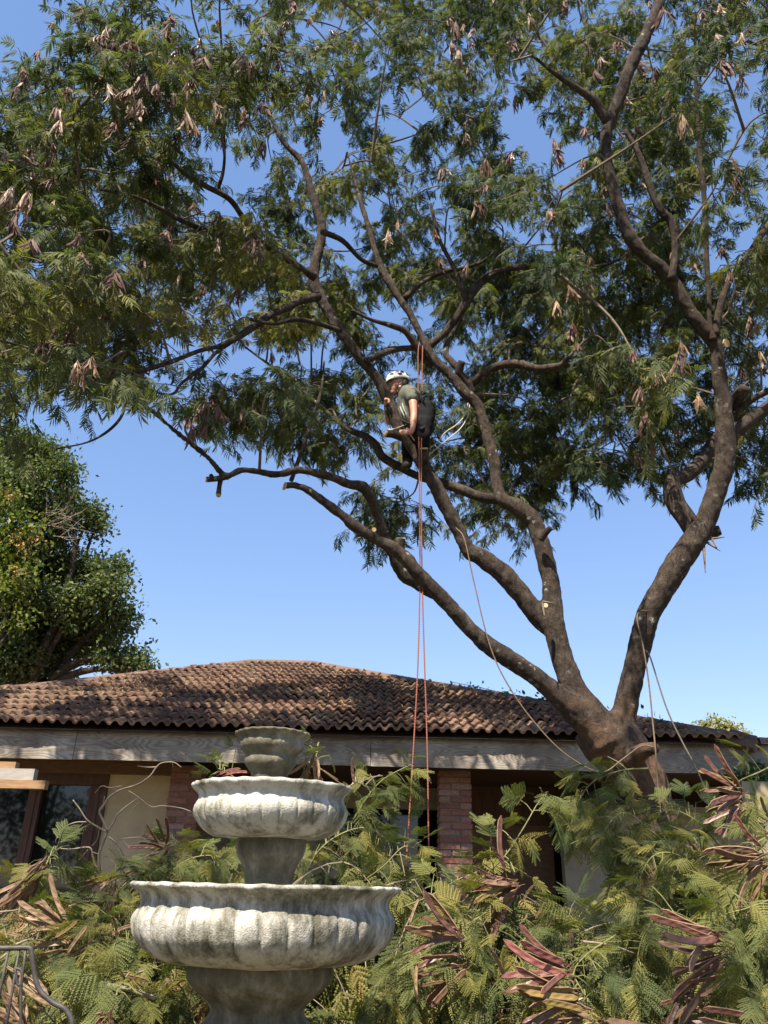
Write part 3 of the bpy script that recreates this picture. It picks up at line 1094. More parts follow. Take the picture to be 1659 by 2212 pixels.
BRANCH = [
    ([(1500, 1150, 20), (1483, 1123, 20), (1461, 1089, 21), (1453, 1051, 19), (1460, 1034, 18), (1487, 1025, 16), (1521, 988, 16), (1545, 955, 15), (1592, 928, 15), (1622, 905, 14), (1665, 877, 13), (1740, 830, 10)], 7.05, 7.3),
    ([(1541, 736, 9), (1533, 701, 6), (1532, 636, 5), (1527, 572, 5), (1524, 475, 6), (1517, 378, 5), (1511, 320, 5), (1505, 220, 4), (1500, 120, 3)], 6.4, 5.6),
    ([(1545, 725, 10), (1550, 690, 8), (1559, 652, 8), (1575, 610, 7), (1595, 575, 6)], 6.4, 6.2),
    ([(1450, 605, 9), (1457, 565, 8), (1459, 523, 8), (1449, 478, 9), (1427, 455, 8), (1407, 410, 8), (1394, 371, 8), (1378, 330, 6), (1350, 280, 4)], 6.2, 5.8),
    ([(1580, 880, 13), (1598, 852, 14), (1610, 836, 12)], 6.8, 6.6),
    ([(1585, 895, 9), (1627, 862, 7), (1665, 840, 7), (1740, 780, 5)], 6.8, 6.3),
    ([(1720, 430, 10), (1660, 488, 8), (1630, 530, 7), (1600, 575, 4)], 6.2, 6.4),
    ([(1312, 262, 11), (1279, 215, 9), (1244, 190, 7), (1200, 160, 5), (1150, 120, 3)], 5.7, 5.3),
    ([(924, 750, 9), (955, 724, 8), (986, 686, 9), (1011, 646, 10), (1027, 624, 9), (1048, 602, 8), (1080, 586, 7), (1123, 578, 6), (1200, 574, 6), (1285, 577, 5), (1340, 560, 3)], 7.25, 6.8),
    ([(1008, 648, 8), (989, 596, 6), (973, 564, 5), (952, 524, 4), (941, 486, 4), (930, 440, 3)], 7.1, 6.8),
    ([(873, 645, 7), (911, 611, 5), (964, 586, 5), (1011, 577, 4), (1048, 561, 3), (1090, 520, 2)], 7.2, 7.5),
    ([(1015, 850, 13), (1008, 830, 12), (992, 805, 9), (998, 780, 8)], 7.3, 7.1),
    ([(996, 800, 8), (975, 780, 7), (964, 765, 6), (967, 742, 6), (980, 715, 5), (992, 692, 5), (1000, 660, 3)], 7.2, 7.4),
    ([(1008, 836, 11), (1042, 811, 9), (1073, 792, 9), (1117, 786, 9), (1160, 796, 8), (1188, 794, 8), (1213, 788, 7), (1230, 769, 6)], 7.3, 6.7),
    ([(935, 790, 9), (917, 775, 8), (892, 736, 8), (873, 714, 7), (842, 702, 6), (800, 690, 4), (760, 670, 3)], 7.3, 6.8),
    ([(790, 780, 8), (800, 776, 7), (842, 758, 7), (886, 752, 6), (930, 758, 5)], 7.0, 7.3),
    ([(873, 945, 11), (850, 938, 9), (833, 937, 8)], 7.2, 7.15),
    ([(1090, 1080, 13), (1040, 1074, 11), (997, 1058, 11), (961, 1045, 10), (906, 1030, 9), (862, 1008, 9), (826, 987, 9), (811, 961, 9), (789, 943, 8), (753, 928, 6), (716, 899, 5), (665, 855, 4), (622, 815, 4), (585, 790, 3), (530, 750, 2)], 7.45, 7.9),
    ([(484, 1030, 8), (470, 1034, 6), (446, 1036, 6)], 5.9, 5.85),
    ([(478, 1030, 6), (474, 1050, 5), (472, 1068, 6)], 5.9, 5.9),
    ([(462, 1036, 4), (455, 1026, 4)], 5.9, 5.85),
    ([(629, 1038, 5), (651, 976, 4), (680, 892, 4), (695, 837, 3), (700, 780, 2)], 6.7, 6.9),
    ([(862, 1205, 13), (863, 1185, 11), (865, 1164, 11)], 7.05, 7.0),
    ([(688, 640, 10), (650, 650, 9), (620, 665, 8), (589, 678, 8), (543, 709, 8), (511, 730, 7), (472, 748, 5), (433, 757, 5), (368, 782, 5), (298, 803, 5), (230, 815, 3)], 6.7, 5.0),
    ([(511, 730, 6), (490, 745, 5), (464, 764, 4), (433, 798, 4), (394, 826, 3), (375, 850, 3), (350, 850, 2), (300, 835, 2)], 6.2, 5.3),
    ([(680, 600, 9), (620, 560, 7), (560, 520, 6), (528, 475, 6), (495, 430, 6), (440, 400, 6), (400, 375, 5), (350, 330, 4), (290, 280, 3)], 6.6, 4.9),
    ([(590, 540, 7), (520, 515, 6), (450, 500, 6), (390, 475, 6), (345, 450, 5), (290, 425, 4), (220, 410, 3)], 6.5, 4.8),
    ([(468, 415, 4), (480, 380, 4), (485, 340, 3), (484, 270, 3), (490, 220, 3), (480, 130, 2)], 5.9, 5.4),
    ([(324, 888, 4), (305, 862, 3), (285, 840, 3), (250, 800, 2)], 5.5, 5.2),
    ([(272, 868, 3), (262, 900, 3), (235, 930, 3), (190, 955, 2), (120, 970, 2)], 5.4, 5.1),
    ([(230, 812, 4), (160, 780, 4), (90, 760, 3), (20, 740, 3), (-60, 720, 2)], 5.1, 4.6),
    ([(735, 715, 6), (690, 700, 5), (640, 690, 5), (590, 700, 4), (540, 690, 3)], 6.9, 6.0),
    ([(695, 500, 7), (740, 520, 6), (780, 560, 5), (815, 575, 5)], 6.5, 7.0),
    ([(1168, 1166, 8), (1180, 1150, 7), (1190, 1140, 6)], 7.1, 7.0),
    ([(1512, 1158, 16), (1540, 1150, 13), (1556, 1145, 10)], 7.0, 6.9),
    ([(1360, 1640, 26), (1392, 1622, 16), (1414, 1616, 12)], 7.35, 6.95),
]
LIMBPTS = []   # (x, y, z, radius) all along the limbs: foliage hangs from these


def limb_path(tab, Y0, Y1, n=6):
    P = []
    L = [0]
    for i in range(1, len(tab)):
        L.append(L[-1] + math.hypot(tab[i][0] - tab[i - 1][0], tab[i][1] - tab[i - 1][1]))
    for (u, v, hw), l in zip(tab, L):
        p = W(u, v, Y0 + (Y1 - Y0) * l / L[-1])
        P.append((p.x, p.y, p.z, PX(hw, p)))
    return spline(P, n)


mb = MB()
for k, (tab, Y0, Y1) in MAIN.items():
    P = limb_path(tab, Y0, Y1)
    # little swellings and knots along the limb
    rad = [max(.008, q[3] * (.9 if k != 'trunk' else 1)) * (1 + .05 * noise.noise(Vector(q[:3]) * 4)) for q in P]
    mb.tube([q[:3] for q in P], rad, 14)
    LIMBPTS += [tuple(q) for q in P if q[2] > 4.6]
# root flare
for a in range(7):
    an = a * .9
    c = W(1475, 2440, 7.6)
    mb.tube(spline([(c.x, c.y, .75), (c.x + .22 * math.cos(an), c.y + .22 * math.sin(an), .3), (c.x + .55 * math.cos(an), c.y + .55 * math.sin(an), -.05)], 4), [.2] * 4 + [.15] * 4 + [.08], 8)
me = remeshed(mb, .021, 2, .010, 9)
link('trunk', me, MAT['bark'], tree, smooth=True)
for tab, Y0, Y1 in BRANCH:
    P = limb_path(tab, Y0, Y1, 5)
    mb = MB()
    rad = [max(.006, q[3]) for q in P]
    mb.tube([q[:3] for q in P], rad, 9, wob=.12)
    mb.build('branch', MAT['bark'], tree, smooth=True)
    LIMBPTS += [tuple(q) for q in P if q[2] > 4.6]


# pale saw cuts on the ends of stubs
def cut_end(u, v, Y, rad, facing):
    p = W(u, v, Y)
    d = Vector(facing).normalized()
    m = MB()
    m.tube([p - d * .012, p + d * .004], PX(rad, p), 14, wob=.1)
    m.build('saw_cut', MAT['cut_wood'], tree)


cut_end(446, 1036, 5.85, 5.6, (-1, -.4, 0))
cut_end(472, 1070, 5.9, 5.2, (0, -.4, -1))
cut_end(866, 1163, 7.0, 10, (0, -.6, 1))
cut_end(1569, 741, 6.28, 9.5, (.5, -.9, -.25))
cut_end(808, 1144, 6.55, 4.5, (0, -1, -.2))
cut_end(614, 1050, 6.38, 8.5, (-1, -.5, .1))
cut_end(832, 937, 7.13, 7, (-1, -.5, .1))
cut_end(1596, 573, 6.2, 5.5, (.3, -.6, .6))
cut_end(916, 968, 7.0, 8, (0, -.5, .9))
cut_end(1177, 1307, 7.05, 7, (.2, -1, .3))
# short stub the climber's boot rests against, and torn splinters on the right limb
mb = MB()
mb.tube([W(914, 1005, 7.2), W(916, 985, 7.08), W(916, 969, 7.02)], [PX(10, W(914, 990, 7.1))] * 3, 9, wob=.1)
mb.build('branch', MAT['bark'], tree, smooth=True)
mb = MB()
for (a, b) in (((1530, 1165), (1565, 1160)), ((1525, 1170), (1556, 1190)), ((1520, 1180), (1524, 1237)), ((1535, 1160), (1548, 1182)), ((1590, 850), (1618, 822)), ((1596, 858), (1626, 838)), ((1172, 1300), (1196, 1303)), ((1172, 1302), (1176, 1330))):
    mb = MB()
    mb.tube([W(*a, 6.9), W(*b, 6.82)], [.016, .005], 5, wob=.3)
    mb.build('splinter', MAT['twig'], tree)


# ------------------------------------------------------------------ feathery leaves
def leaf_template(seed, pairs, plen, nl, llen, droop=.25, quad=False, fold=.0, wd=.47):
    """a twice-divided leaf along +X: rachis, side stems, and leaflets as separate small faces"""
    g = random.Random(seed)
    V, T = [], []

    def tri(*p):
        b = len(V)
        V.extend([tuple(x) for x in p])
        T.append((b, b + 1, b + 2))
        if len(p) == 4:
            T.append((b, b + 2, b + 3))
    L = plen * 2.2
    N = pairs + 1

    def rach(t):
        return Vector((L * t * (1 - .12 * t), .02 * math.sin(3 * t + seed), -droop * L * t * t))
    for i in range(N):
        a, b = rach(i / N), rach((i + 1) / N)
        w_ = Vector((0, .0016, 0))
        tri(a - w_, a + w_, b)
    for i in range(pairs):
        t = .28 + .72 * (i + .5) / pairs
        base = rach(min(1, t))
        for sd in (-1, 1):
            ang = R(62 - 26 * (i / max(1, pairs - 1)) + g.uniform(-7, 7))
            ln = plen * (.72 + .38 * math.sin(math.pi * (.25 + .6 * i / pairs))) * g.uniform(.9, 1.1)
            d = Vector((math.cos(ang), sd * math.sin(ang), -droop * .6 + g.uniform(-.1, .1))).normalized()
            side = Vector((-d.y, d.x, 0)).normalized()
            dn = Vector((0, 0, -1))
            pts = [base + d * ln * k / nl + dn * (droop * .9 * ln * (k / nl) ** 2) for k in range(nl + 1)]
            tri(pts[0] - side * .001, pts[0] + side * .001, pts[-1])
            for k in range(1, nl + 1):
                p = pts[k]
                for s2 in (-1, 1):
                    le = llen * (1 - .45 * (k / nl) ** 3) * g.uniform(.85, 1.1)
                    tip = p + side * (s2 * le * .93) + d * le * .38 + dn * (le * (.12 + fold + g.uniform(-.1, .2)))
                    hw_ = d * (ln / nl * wd)
                    if quad:
                        mid = p.lerp(tip, .55)
                        tri(p - hw_ * .3, mid - hw_, tip, mid + hw_)
                    else:
                        tri(p - hw_, p + hw_, tip)
    return np.array(V, np.float32), np.array(T, np.int32)


def strip_template(seed, pairs, plen, wid, droop):
    """the same leaf for the high crown: each side stem with its row of leaflets as one toothed strip"""
    g_ = random.Random(seed)
    V, T = [], []
    L = plen * 2.2

    def rach(t):
        return Vector((L * t * (1 - .12 * t), .02 * math.sin(3 * t + seed), -droop * L * t * t))
    for i in range(pairs):
        t = .22 + .78 * (i + .5) / pairs
        base = rach(t)
        for sd in (-1, 1):
            ang = R(62 - 26 * (i / max(1, pairs - 1)) + g_.uniform(-9, 9))
            ln = plen * (.72 + .38 * math.sin(math.pi * (.25 + .6 * i / pairs))) * g_.uniform(.88, 1.12)
            d = Vector((math.cos(ang), sd * math.sin(ang), -droop * .6 + g_.uniform(-.15, .1))).normalized()
            side = (Vector((-d.y, d.x, 0)).normalized() + Vector((0, 0, g_.uniform(-.5, .5)))).normalized()
            b = len(V)
            for k, w_ in ((0, .55), (.5, 1.0)):
                p = base + d * (ln * k) - Vector((0, 0, droop * .9 * ln * k ** 2))
                V.extend([tuple(p - side * wid * w_), tuple(p + side * wid * w_)])
            V.append(tuple(base + d * ln - Vector((0, 0, droop * .9 * ln))))
            T.extend([(b, b + 1, b + 3), (b, b + 3, b + 2)])
            T.append((b + 2, b + 3, b + 4))
    b = len(V)
    V.extend([(0, -.0015, 0), (0, .0015, 0), tuple(rach(1))])
    T.append((b, b + 1, b + 2))
    return np.array(V, np.float32), np.array(T, np.int32)


CAN = [strip_template(s, 6 + s % 3, .062, .0058, .28 + .12 * (s % 4)) for s in range(6)]


def basis_from(d, roll):
    """rotation that takes +X to d with a random roll"""
    d = d / np.linalg.norm(d)
    z = np.array([0, 0, 1.0])
    s_ = np.cross(z, d)
    if np.linalg.norm(s_) < 1e-4:
        s_ = np.array([0, 1.0, 0])
    s_ /= np.linalg.norm(s_)
    n_ = np.cross(d, s_)
    c, q = math.cos(roll), math.sin(roll)
    return np.stack([d, s_ * c + n_ * q, n_ * c - s_ * q], 1)


class Foliage:
    def __init__(s):
        s.V, s.T, s.A, s.n = [], [], [], 0

    def leaf(s, tpl, pos, d, scale, tint, roll):
        v, t_ = tpl
        s.V.append((v @ (basis_from(d, roll) * scale).T + pos).astype(np.float32))
        s.T.append(t_ + s.n)
        s.A.append(np.full(len(t_), tint, np.float32))
        s.n += len(v)

    def build(s, name, mat, parent=None, **tags):
        me = np_mesh(name, np.concatenate(s.V), np.concatenate(s.T), np.concatenate(s.A))
        return link(name, me, mat, parent, **tags)


def inside(poly, x, y):
    r = False
    j = len(poly) - 1
    for i in range(len(poly)):
        if (poly[i][1] > y) != (poly[j][1] > y) and x < (poly[j][0] - poly[i][0]) * (y - poly[i][1]) / (poly[j][1] - poly[i][1]) + poly[i][0]:
            r = not r
        j = i
    return r


CROWN = [(330, -60), (250, 50), (160, 70), (110, 120), (70, 190), (50, 240), (-60, 320), (-120, 600), (-60, 860), (60, 880), (130, 860), (230, 820), (300, 790), (350, 760), (450, 760), (520, 760), (560, 790), (590, 840),
         (610, 930), (690, 960), (760, 970), (800, 1010), (880, 985), (960, 1000), (1000, 1040), (1060, 1100), (1100, 1130), (1150, 1080), (1180, 1000), (1200, 960), (1240, 1000), (1280, 990), (1330, 1010), (1370, 985), (1400, 1040), (1440, 1030),
         (1500, 1060), (1540, 980), (1590, 960), (1620, 1040), (1720, 1060), (1760, 600), (1740, -60)]
EXTRA = [[(410, 870), (440, 815), (500, 820), (550, 850), (555, 900), (500, 910), (430, 900)], [(805, 1120), (830, 1050), (900, 1040), (925, 1110), (905, 1175), (850, 1170)], [(640, 900), (760, 880), (780, 970), (690, 970)]]
GAPS = [(200, 330, 16), (240, 700, 22), (120, 460, 16), (400, 620, 18), (620, 380, 18), (720, 330, 18), (880, 120, 18), (1100, 480, 24), (1180, 560, 22), (1330, 640, 22), (1400, 720, 22), (1250, 470, 20), (60, 840, 26), (160, 830, 24), (700, 720, 26), (640, 840, 24), (1120, 940, 26), (1300, 880, 24), (860, 880, 30), (820, 980, 26), (470, 330, 46), (460, 410, 42), (530, 440, 40), (300, 500, 22), (440, 300, 26), (1150, 245, 50), (1115, 310, 36), (1230, 340, 30), (1190, 190, 25), (760, 590, 36), (790, 640, 28), (735, 555, 22), (880, 690, 32), (945, 690, 34), (905, 800, 30), (930, 640, 22), (830, 740, 28), (1000, 755, 40), (1050, 700, 36), (1080, 840, 26), (1020, 800, 24), (985, 870, 30), (1000, 950, 40), (940, 930, 26),
        (1610, 330, 46), (1580, 250, 30), (1645, 140, 36), (1600, 450, 38), (1640, 250, 30), (1530, 330, 22), (1430, 340, 26), (1385, 440, 26), (420, 760, 50), (480, 790, 50), (350, 790, 40), (760, 820, 30), (700, 850, 22), (640, 780, 24), (550, 740, 26), (100, 780, 22), (950, 460, 26), (985, 540, 24), (925, 530, 22), (1060, 220, 22),
        (740, 945, 24), (1190, 850, 26), (1240, 930, 24), (1160, 700, 24), (1290, 720, 20), (270, 560, 20), (150, 560, 18), (30, 690, 20), (585, 640, 22), (330, 850, 34), (1570, 1010, 24), (1480, 870, 18), (1470, 560, 20), (640, 240, 16), (860, 300, 18), (1000, 330, 24), (930, 380, 24)]


def near_of(u):
    """how close to the viewer the crown comes, across the picture"""
    return float(np.interp(u, [-300, 0, 300, 600, 800, 1000, 1200, 1500, 1900], [3.6, 3.9, 4.4, 5.2, 6.0, 6.2, 5.4, 4.9, 4.9]))


def far_of(u):
    return float(np.interp(u, [-300, 0, 300, 600, 800, 1000, 1200, 1500, 1900], [7.0, 7.6, 8.6, 9.6, 10.2, 10.3, 9.8, 8.8, 8.4]))


LP = np.array([q[:3] for q in LIMBPTS])
WOOD = [tuple(q[:3]) for q in LIMBPTS]
g = random.Random(21)
fol = Foliage()
tw = MB()
POD_SPOTS = []


def spray(P, d, L, nleaf, tint0):
    """a drooping shoot with leaves to both sides"""
    d = Vector(d).normalized()
    pts = []
    for i in range(6):
        t = i / 5
        pts.append(Vector(P) + d * (L * t) + Vector((0, 0, -L * .45 * t * t)))
    tw.tube(pts, [.0055, .005, .0045, .004, .003, .002], 3, cap=False)
    side = d.cross(Vector((0, 0, 1)))
    if side.length < .1: side = Vector((1, 0, 0))
    side.normalize()
    for i in range(nleaf):
        t = .15 + .85 * (i + g.random()) / nleaf
        k = min(4, int(t * 5))
        p = pts[k].lerp(pts[k + 1], t * 5 - k)
        sd = 1 if i % 2 else -1
        ld = d * g.uniform(.1, .7) + side * (sd * g.uniform(.3, 1.0)) + Vector((g.gauss(0, .25), g.gauss(0, .25), g.uniform(-1.5, .05)))
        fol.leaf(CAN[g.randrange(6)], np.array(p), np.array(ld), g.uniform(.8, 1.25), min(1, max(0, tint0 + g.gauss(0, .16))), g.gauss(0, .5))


def cluster(c, nspray, rad):
    """a bough end: twig from the nearest limb, shoots round it"""
    c = Vector(c)
    A_ = np.array(WOOD)
    i = int(np.argmin(((A_ - np.array(c)) ** 2).sum(1) + np.maximum(0, A_[:, 2] - c.z + .2) * .8))
    q = Vector(WOOD[i])
    mid = q.lerp(c, .55) + Vector((g.gauss(0, .1), g.gauss(0, .1), .12 + g.gauss(0, .06)))
    L = (c - q).length
    if L > .15:
        pts = spline([q, mid, c], 5)
        WOOD.extend([tuple(p) for p in pts[3:]])
        r0 = min(.028, .008 + .009 * L)
        tw.tube([p for p in pts], [r0 + (.005 - r0) * k / 10 for k in range(11)], 5, cap=False)
    out = (c - q)
    out.z *= .3
    out = out.normalized() if out.length > .05 else Vector((1, 0, 0))
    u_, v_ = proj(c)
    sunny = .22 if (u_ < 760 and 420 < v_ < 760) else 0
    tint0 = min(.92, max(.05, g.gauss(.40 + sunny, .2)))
    for _ in range(nspray):
        a = g.uniform(0, 2 * math.pi)
        d = Vector((math.cos(a), math.sin(a), g.uniform(-.35, .55))) + out * .7
        s0 = c + Vector((g.gauss(0, rad * .35), g.gauss(0, rad * .35), g.gauss(0, rad * .35)))
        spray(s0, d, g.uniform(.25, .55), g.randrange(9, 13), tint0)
    POD_SPOTS.append(c)


def ok(u, v, slack=0):
    if not (inside(CROWN, u, v) or any(inside(e, u, v) for e in EXTRA)):
        return False
    for (a, b, r_) in GAPS:
        if (u - a) ** 2 + (v - b) ** 2 < (r_ + slack) ** 2:
            return False
    return True


placed = []
tries = 0
LIMBUV = [(*proj(q[:3]), q[1], q[3] / depth_of(q[:3]) * 1726) for q in LIMBPTS[::2] if q[3] > .045]
# where sunlight reaches the climber, the fountain and the heaps
SUNNY = [(W(860, 830, 7.2), .7), (W(560, 2000, 3.4), 1.35), (W(640, 1760, 3.5), .9), (W(1250, 2060, 4.2), 1.0), (W(1550, 1990, 4.2), 1.0), (W(1600, 1720, 4.7), .6), (W(150, 2010, 4.4), 1.1), (W(1000, 2000, 4.4), .8), (W(60, 1990, 4.4), .9)]
# gaps in the crown that let patches of sun onto the roof
for (u, v) in ((25, 1555), (100, 1545), (300, 1462), (310, 1535), (570, 1482), (560, 1560), (720, 1548), (930, 1560), (1050, 1575)):
    q = MROOF @ Vector((0, 0, 0))
    k = (1600 - v) / 180
    SUNNY.append((W(u, v, EAVE_Y + 4.9 * max(0, k)), .55))


def shades(p):
    for (q, r_) in SUNNY:
        d = Vector(p) - q
        a = d.dot(S)
        if a > 0 and (d - S * a).length < r_:
            return True
    return False


NCL = 470
while len(placed) < NCL and tries < 40000:
    tries += 1
    u, v = g.uniform(-110, 1750), g.uniform(-60, 1130)
    if not ok(u, v, 22):
        continue
    n0, f0_ = near_of(u), far_of(u)
    Y = g.uniform(n0, f0_)
    if v < 250: Y -= .5
    if v > 860 and u > 560: Y = g.uniform(7.2, f0_)
    if v > 900 and u > 1300: Y = g.uniform(6.8, 8.6)
    if 800 < u < 960 and 780 < v < 1000: Y = g.uniform(8.2, 9.2)
    # keep the limbs that show in the picture clear of foliage in front of them
    for (a_, b_, c_, h_) in LIMBUV:
        if Y < c_ + .35 and math.hypot(a_ - u, b_ - v) < 98 + h_:
            Y = c_ + g.uniform(.45, 2.0)
    p = W(u, v, Y)
    if (shades(p) and Y > 5.5) or ((abs(u - 865) < 100 and 740 < v < 1010) and Y < 8.2):
        continue
    if any((p - q).length < .30 for q in placed):
        continue
    placed.append(p)
for q in [(850, 1090, 7.9), (870, 1140, 7.9), (840, 1060, 8.1), (895, 1105, 8.0), (690, 920, 8.0), (745, 945, 8.2), (500, 875, 6.6), (540, 850, 6.8), (455, 850, 6.4), (1100, 1080, 8.2), (1150, 1020, 8.2), (1080, 1110, 8.2), (1280, 980, 8), (1240, 1000, 8.1),
          (1000, 980, 8.6), (960, 930, 8.7), (930, 880, 8.8), (1000, 860, 8.8), (780, 870, 8.6), (760, 930, 8.6), (800, 830, 8.8), (950, 820, 8.8), (1040, 900, 8.6), (720, 830, 8.4), (650, 860, 8.2), (600, 830, 7.9), (1150, 900, 8.4), (1110, 960, 8.4)]:
    placed.append(W(*q))
NEAR = set(tuple(q) for q in placed)
# foliage deep behind the limbs, and the far side of the crown that shades the roof
deep = 0
while deep < 80:
    u, v = g.uniform(560, 1340), g.uniform(560, 1040)
    if ok(u, v, 12):
        p = W(u, v, g.uniform(8.4, 10.2))
        deep += 1
        if not shades(p) and not any((p - q).length < .3 for q in placed):
            placed.append(p)
deep = 0
while deep < 64:
    p = Vector((g.uniform(-8, -2.5), g.uniform(6.8, 10.5), g.uniform(6.3, 9.8)))
    u, v = proj(p)
    if (u < -25 and v < 1000) or (ok(u, v, 20) and v < 780):
        deep += 1
        if not shades(p): placed.append(p)
placed.sort(key=lambda p: ((LP - np.array(p)) ** 2).sum(1).min())
for p in placed:
    cluster(p, g.randrange(6, 9) if tuple(p) in NEAR else g.randrange(12, 15), .30)
SEEN_CLUSTERS = len(placed)
# the crown goes on unseen above and beside the frame, for dappled shade
over = []
for _ in range(16):
    p = Vector((g.uniform(-6.5, 6.5), g.uniform(-.8, 5.0), g.uniform(7.0, 10.4)))
    u, v = proj(p) if depth_of(p) > .5 else (0, -999)
    if depth_of(p) > .5 and -40 < u < 1700 and v > -90:
        continue
    if abs(p.x - 5) < 1.5 and g.random() < .4: continue
    if shades(p): continue
    over.append(p)
over.sort(key=lambda p: ((LP - np.array(p)) ** 2).sum(1).min())
# unseen boughs added over the viewer to shade the trunk foot and heaps
for (q, z_) in [(W(1290, 1740, 5.4), 7.6), (W(1300, 1790, 5.3), 8.2), (W(1370, 1760, 5.4), 7.4), (W(1330, 1700, 5.6), 8.6), (W(1260, 1800, 5.3), 7.8), (W(1340, 1830, 5.0), 7.0), (W(1400, 1730, 5.4), 8.4), (W(1240, 1700, 5.6), 7.1), (W(1450, 2190, 4.2), 8.0), (W(330, 1950, 5.0), 7.5), (W(400, 1860, 5.3), 8.3)]:
    over.append(q + S * ((z_ - q.z) / S.z))
for p in over:
    cluster(p, g.randrange(4, 6), .35)
fol.build('crown', MAT['leaf'], tree, kind='stuff')
tw.build('twigs', MAT['twig'], tree, kind='stuff')
print('canopy tris', sum(len(t) for t in fol.T))

# ------------------------------------------------------------------ pods
def pod_mesh(seed, mat, L=.19, wid=.0125, bend=.25, n=10, zb=None):
    """a flat strap-like pod along +X with a raised rim and seed bumps, bent sideways"""
    g_ = random.Random(seed)
    m = MB()
    rows = []
    for i in range(n + 1):
        t = i / n
        x = L * t
        y = bend * L * t * t
        z = (zb if zb is not None else -.10 * (1 if seed % 2 else -1)) * L * t * t
        w_ = wid * min(1, (t / .10) ** .6 if t > 0 else .12) * min(1, ((1 - t) / .07) ** .5 if t < 1 else .15)
        w_ = max(w_, .0012)
        bump = .0026 * (1 if i % 2 else .25)
        nd = Vector((-2 * bend * t, 1, 0)).normalized()
        c = Vector((x, y, z))
        rows.append([c - nd * w_, c - nd * (w_ * .78) + Vector((0, 0, .0030)), c + Vector((0, 0, bump)), c + nd * (w_ * .78) + Vector((0, 0, .0030)), c + nd * w_,
                     c + nd * (w_ * .6) - Vector((0, 0, .0022)), c - nd * (w_ * .6) - Vector((0, 0, .0022))])
    V = [p for r_ in rows for p in r_]
    F = []
    for i in range(n):
        for k in range(7):
            k2 = (k + 1) % 7
            F.append((i * 7 + k, i * 7 + k2, (i + 1) * 7 + k2, (i + 1) * 7 + k))
    F.append(tuple(range(6, -1, -1)))
    F.append(tuple(n * 7 + k for k in range(7)))
    m.add(V, F)
    # thin stalk
    m.tube([(-.03, 0, 0), (.004, 0, 0)], [.0016, .0022], 4)
    me = m.mesh('pod')
    me.materials.append(mat)
    me.materials.append(MAT['pod_rim'])
    me.polygons.foreach_set('material_index', [1 if (i < n * 7 and i % 7 in (0, 3, 4, 6)) else 0 for i in range(len(me.polygons))])
    return me


PODS = {c: [pod_mesh(i * 7 + j, MAT['pod_' + c], .19, .0108, b) for j, b in enumerate((-.28, -.1, .08, .3))]
        for i, c in enumerate(('maroon', 'brown', 'tan', 'red', 'yellow', 'green'))}


def mat_from(p, d, up, s_=1.0):
    d = Vector(d).normalized()
    y = Vector(up).cross(d)
    if y.length < 1e-4: y = d.orthogonal()
    y.normalize()
    z = d.cross(y)
    M_ = Matrix((d, y, z)).transposed().to_4x4()
    return Matrix.Translation(p) @ M_ @ Matrix.Scale(s_, 4)


# pod bunches hanging in the crown: each bunch is one part
def bunch_mesh(seed, mat):
    g_ = random.Random(seed)
    bm_ = bmesh.new()
    k = g_.randrange(8, 20)
    wide = g_.uniform(.6, 1.1)
    for i in range(k):
        a = g_.uniform(0, 2 * math.pi)
        sp = g_.uniform(.15, .75) * wide
        d = Vector((math.cos(a) * sp, math.sin(a) * sp, -1))
        Mx = mat_from(Vector((math.cos(a) * .012, math.sin(a) * .012, g_.uniform(-.03, .02))), d, Vector((math.cos(a + g_.gauss(0, .7)), math.sin(a + g_.gauss(0, .7)), .2)), g_.uniform(.55, 1.12))
        src = LITE[g_.randrange(4)]
        tmp = src.copy()
        tmp.transform(Mx)
        bm_.from_mesh(tmp)
        bpy.data.meshes.remove(tmp)
    me = bpy.data.meshes.new('pod_bunch')
    bm_.to_mesh(me)
    bm_.free()
    me.materials.clear()
    me.materials.append(mat)
    me.materials.append(MAT['pod_rim'])
    return me


LITE = [pod_mesh(50 + j, MAT['pod_brown'], .185, .0115, b, n=5, zb=z_) for j, (b, z_) in enumerate(((-.15, -.35), (-.08, -.55), (.1, -.2), (.2, -.45)))]
BUNCH = [bunch_mesh(i, MAT['pod_' + c]) for i, c in enumerate(('brown', 'dull', 'tan', 'brown', 'dull', 'tan', 'brown', 'dull', 'dull', 'tan', 'brown', 'dull', 'brown', 'maroon'))]
gp = random.Random(5)
KNOWN = [(180, 640, 4.7), (300, 650, 4.9), (437, 618, 5.3), (360, 500, 5.0), (472, 520, 5.4), (250, 590, 5.0), (115, 50, 4.5), (175, 20, 4.6), (50, 150, 4.4), (35, 190, 4.4), (130, 240, 4.4), (130, 265, 4.6), (115, 310, 4.4), (70, 375, 4.5), (85, 110, 4.5), (210, 100, 4.8), (235, 60, 4.9), (340, 185, 5.0), (605, 60, 5.2), (365, 60, 5.2),
         (985, 50, 5.0), (975, 95, 5.0), (990, 110, 5.1), (1195, 305, 5.6), (1205, 330, 5.6), (1260, 345, 5.7), (445, 870, 6.0), (430, 885, 6.0), (470, 880, 6.0), (405, 900, 6.0), (415, 925, 5.9), (445, 915, 5.95), (1050, 345, 5.8), (1110, 330, 5.9), (90, 725, 4.8), (1585, 350, 5.4), (1560, 130, 5.2), (1430, 20, 5.0), (1360, 20, 5.0), (1230, 620, 6.3), (1245, 740, 6.6), (1010, 570, 6.7), (950, 560, 6.8), (860, 480, 6.2), (840, 500, 6.2)]
spots = [W(*k) for k in KNOWN]
cand = [c for c in POD_SPOTS[:SEEN_CLUSTERS] if c.y < 7.4 and -30 < proj(c)[0] < 1690]
for _ in range(330):
    c = gp.choice(cand)
    p = c + Vector((gp.gauss(0, .22), gp.gauss(0, .22), gp.gauss(-.05, .2)))
    p = p - (p - CAMLOC).normalized() * gp.uniform(0, .45)
    if ok(*proj(p)) and len(spots) < 295:
        spots.append(p)
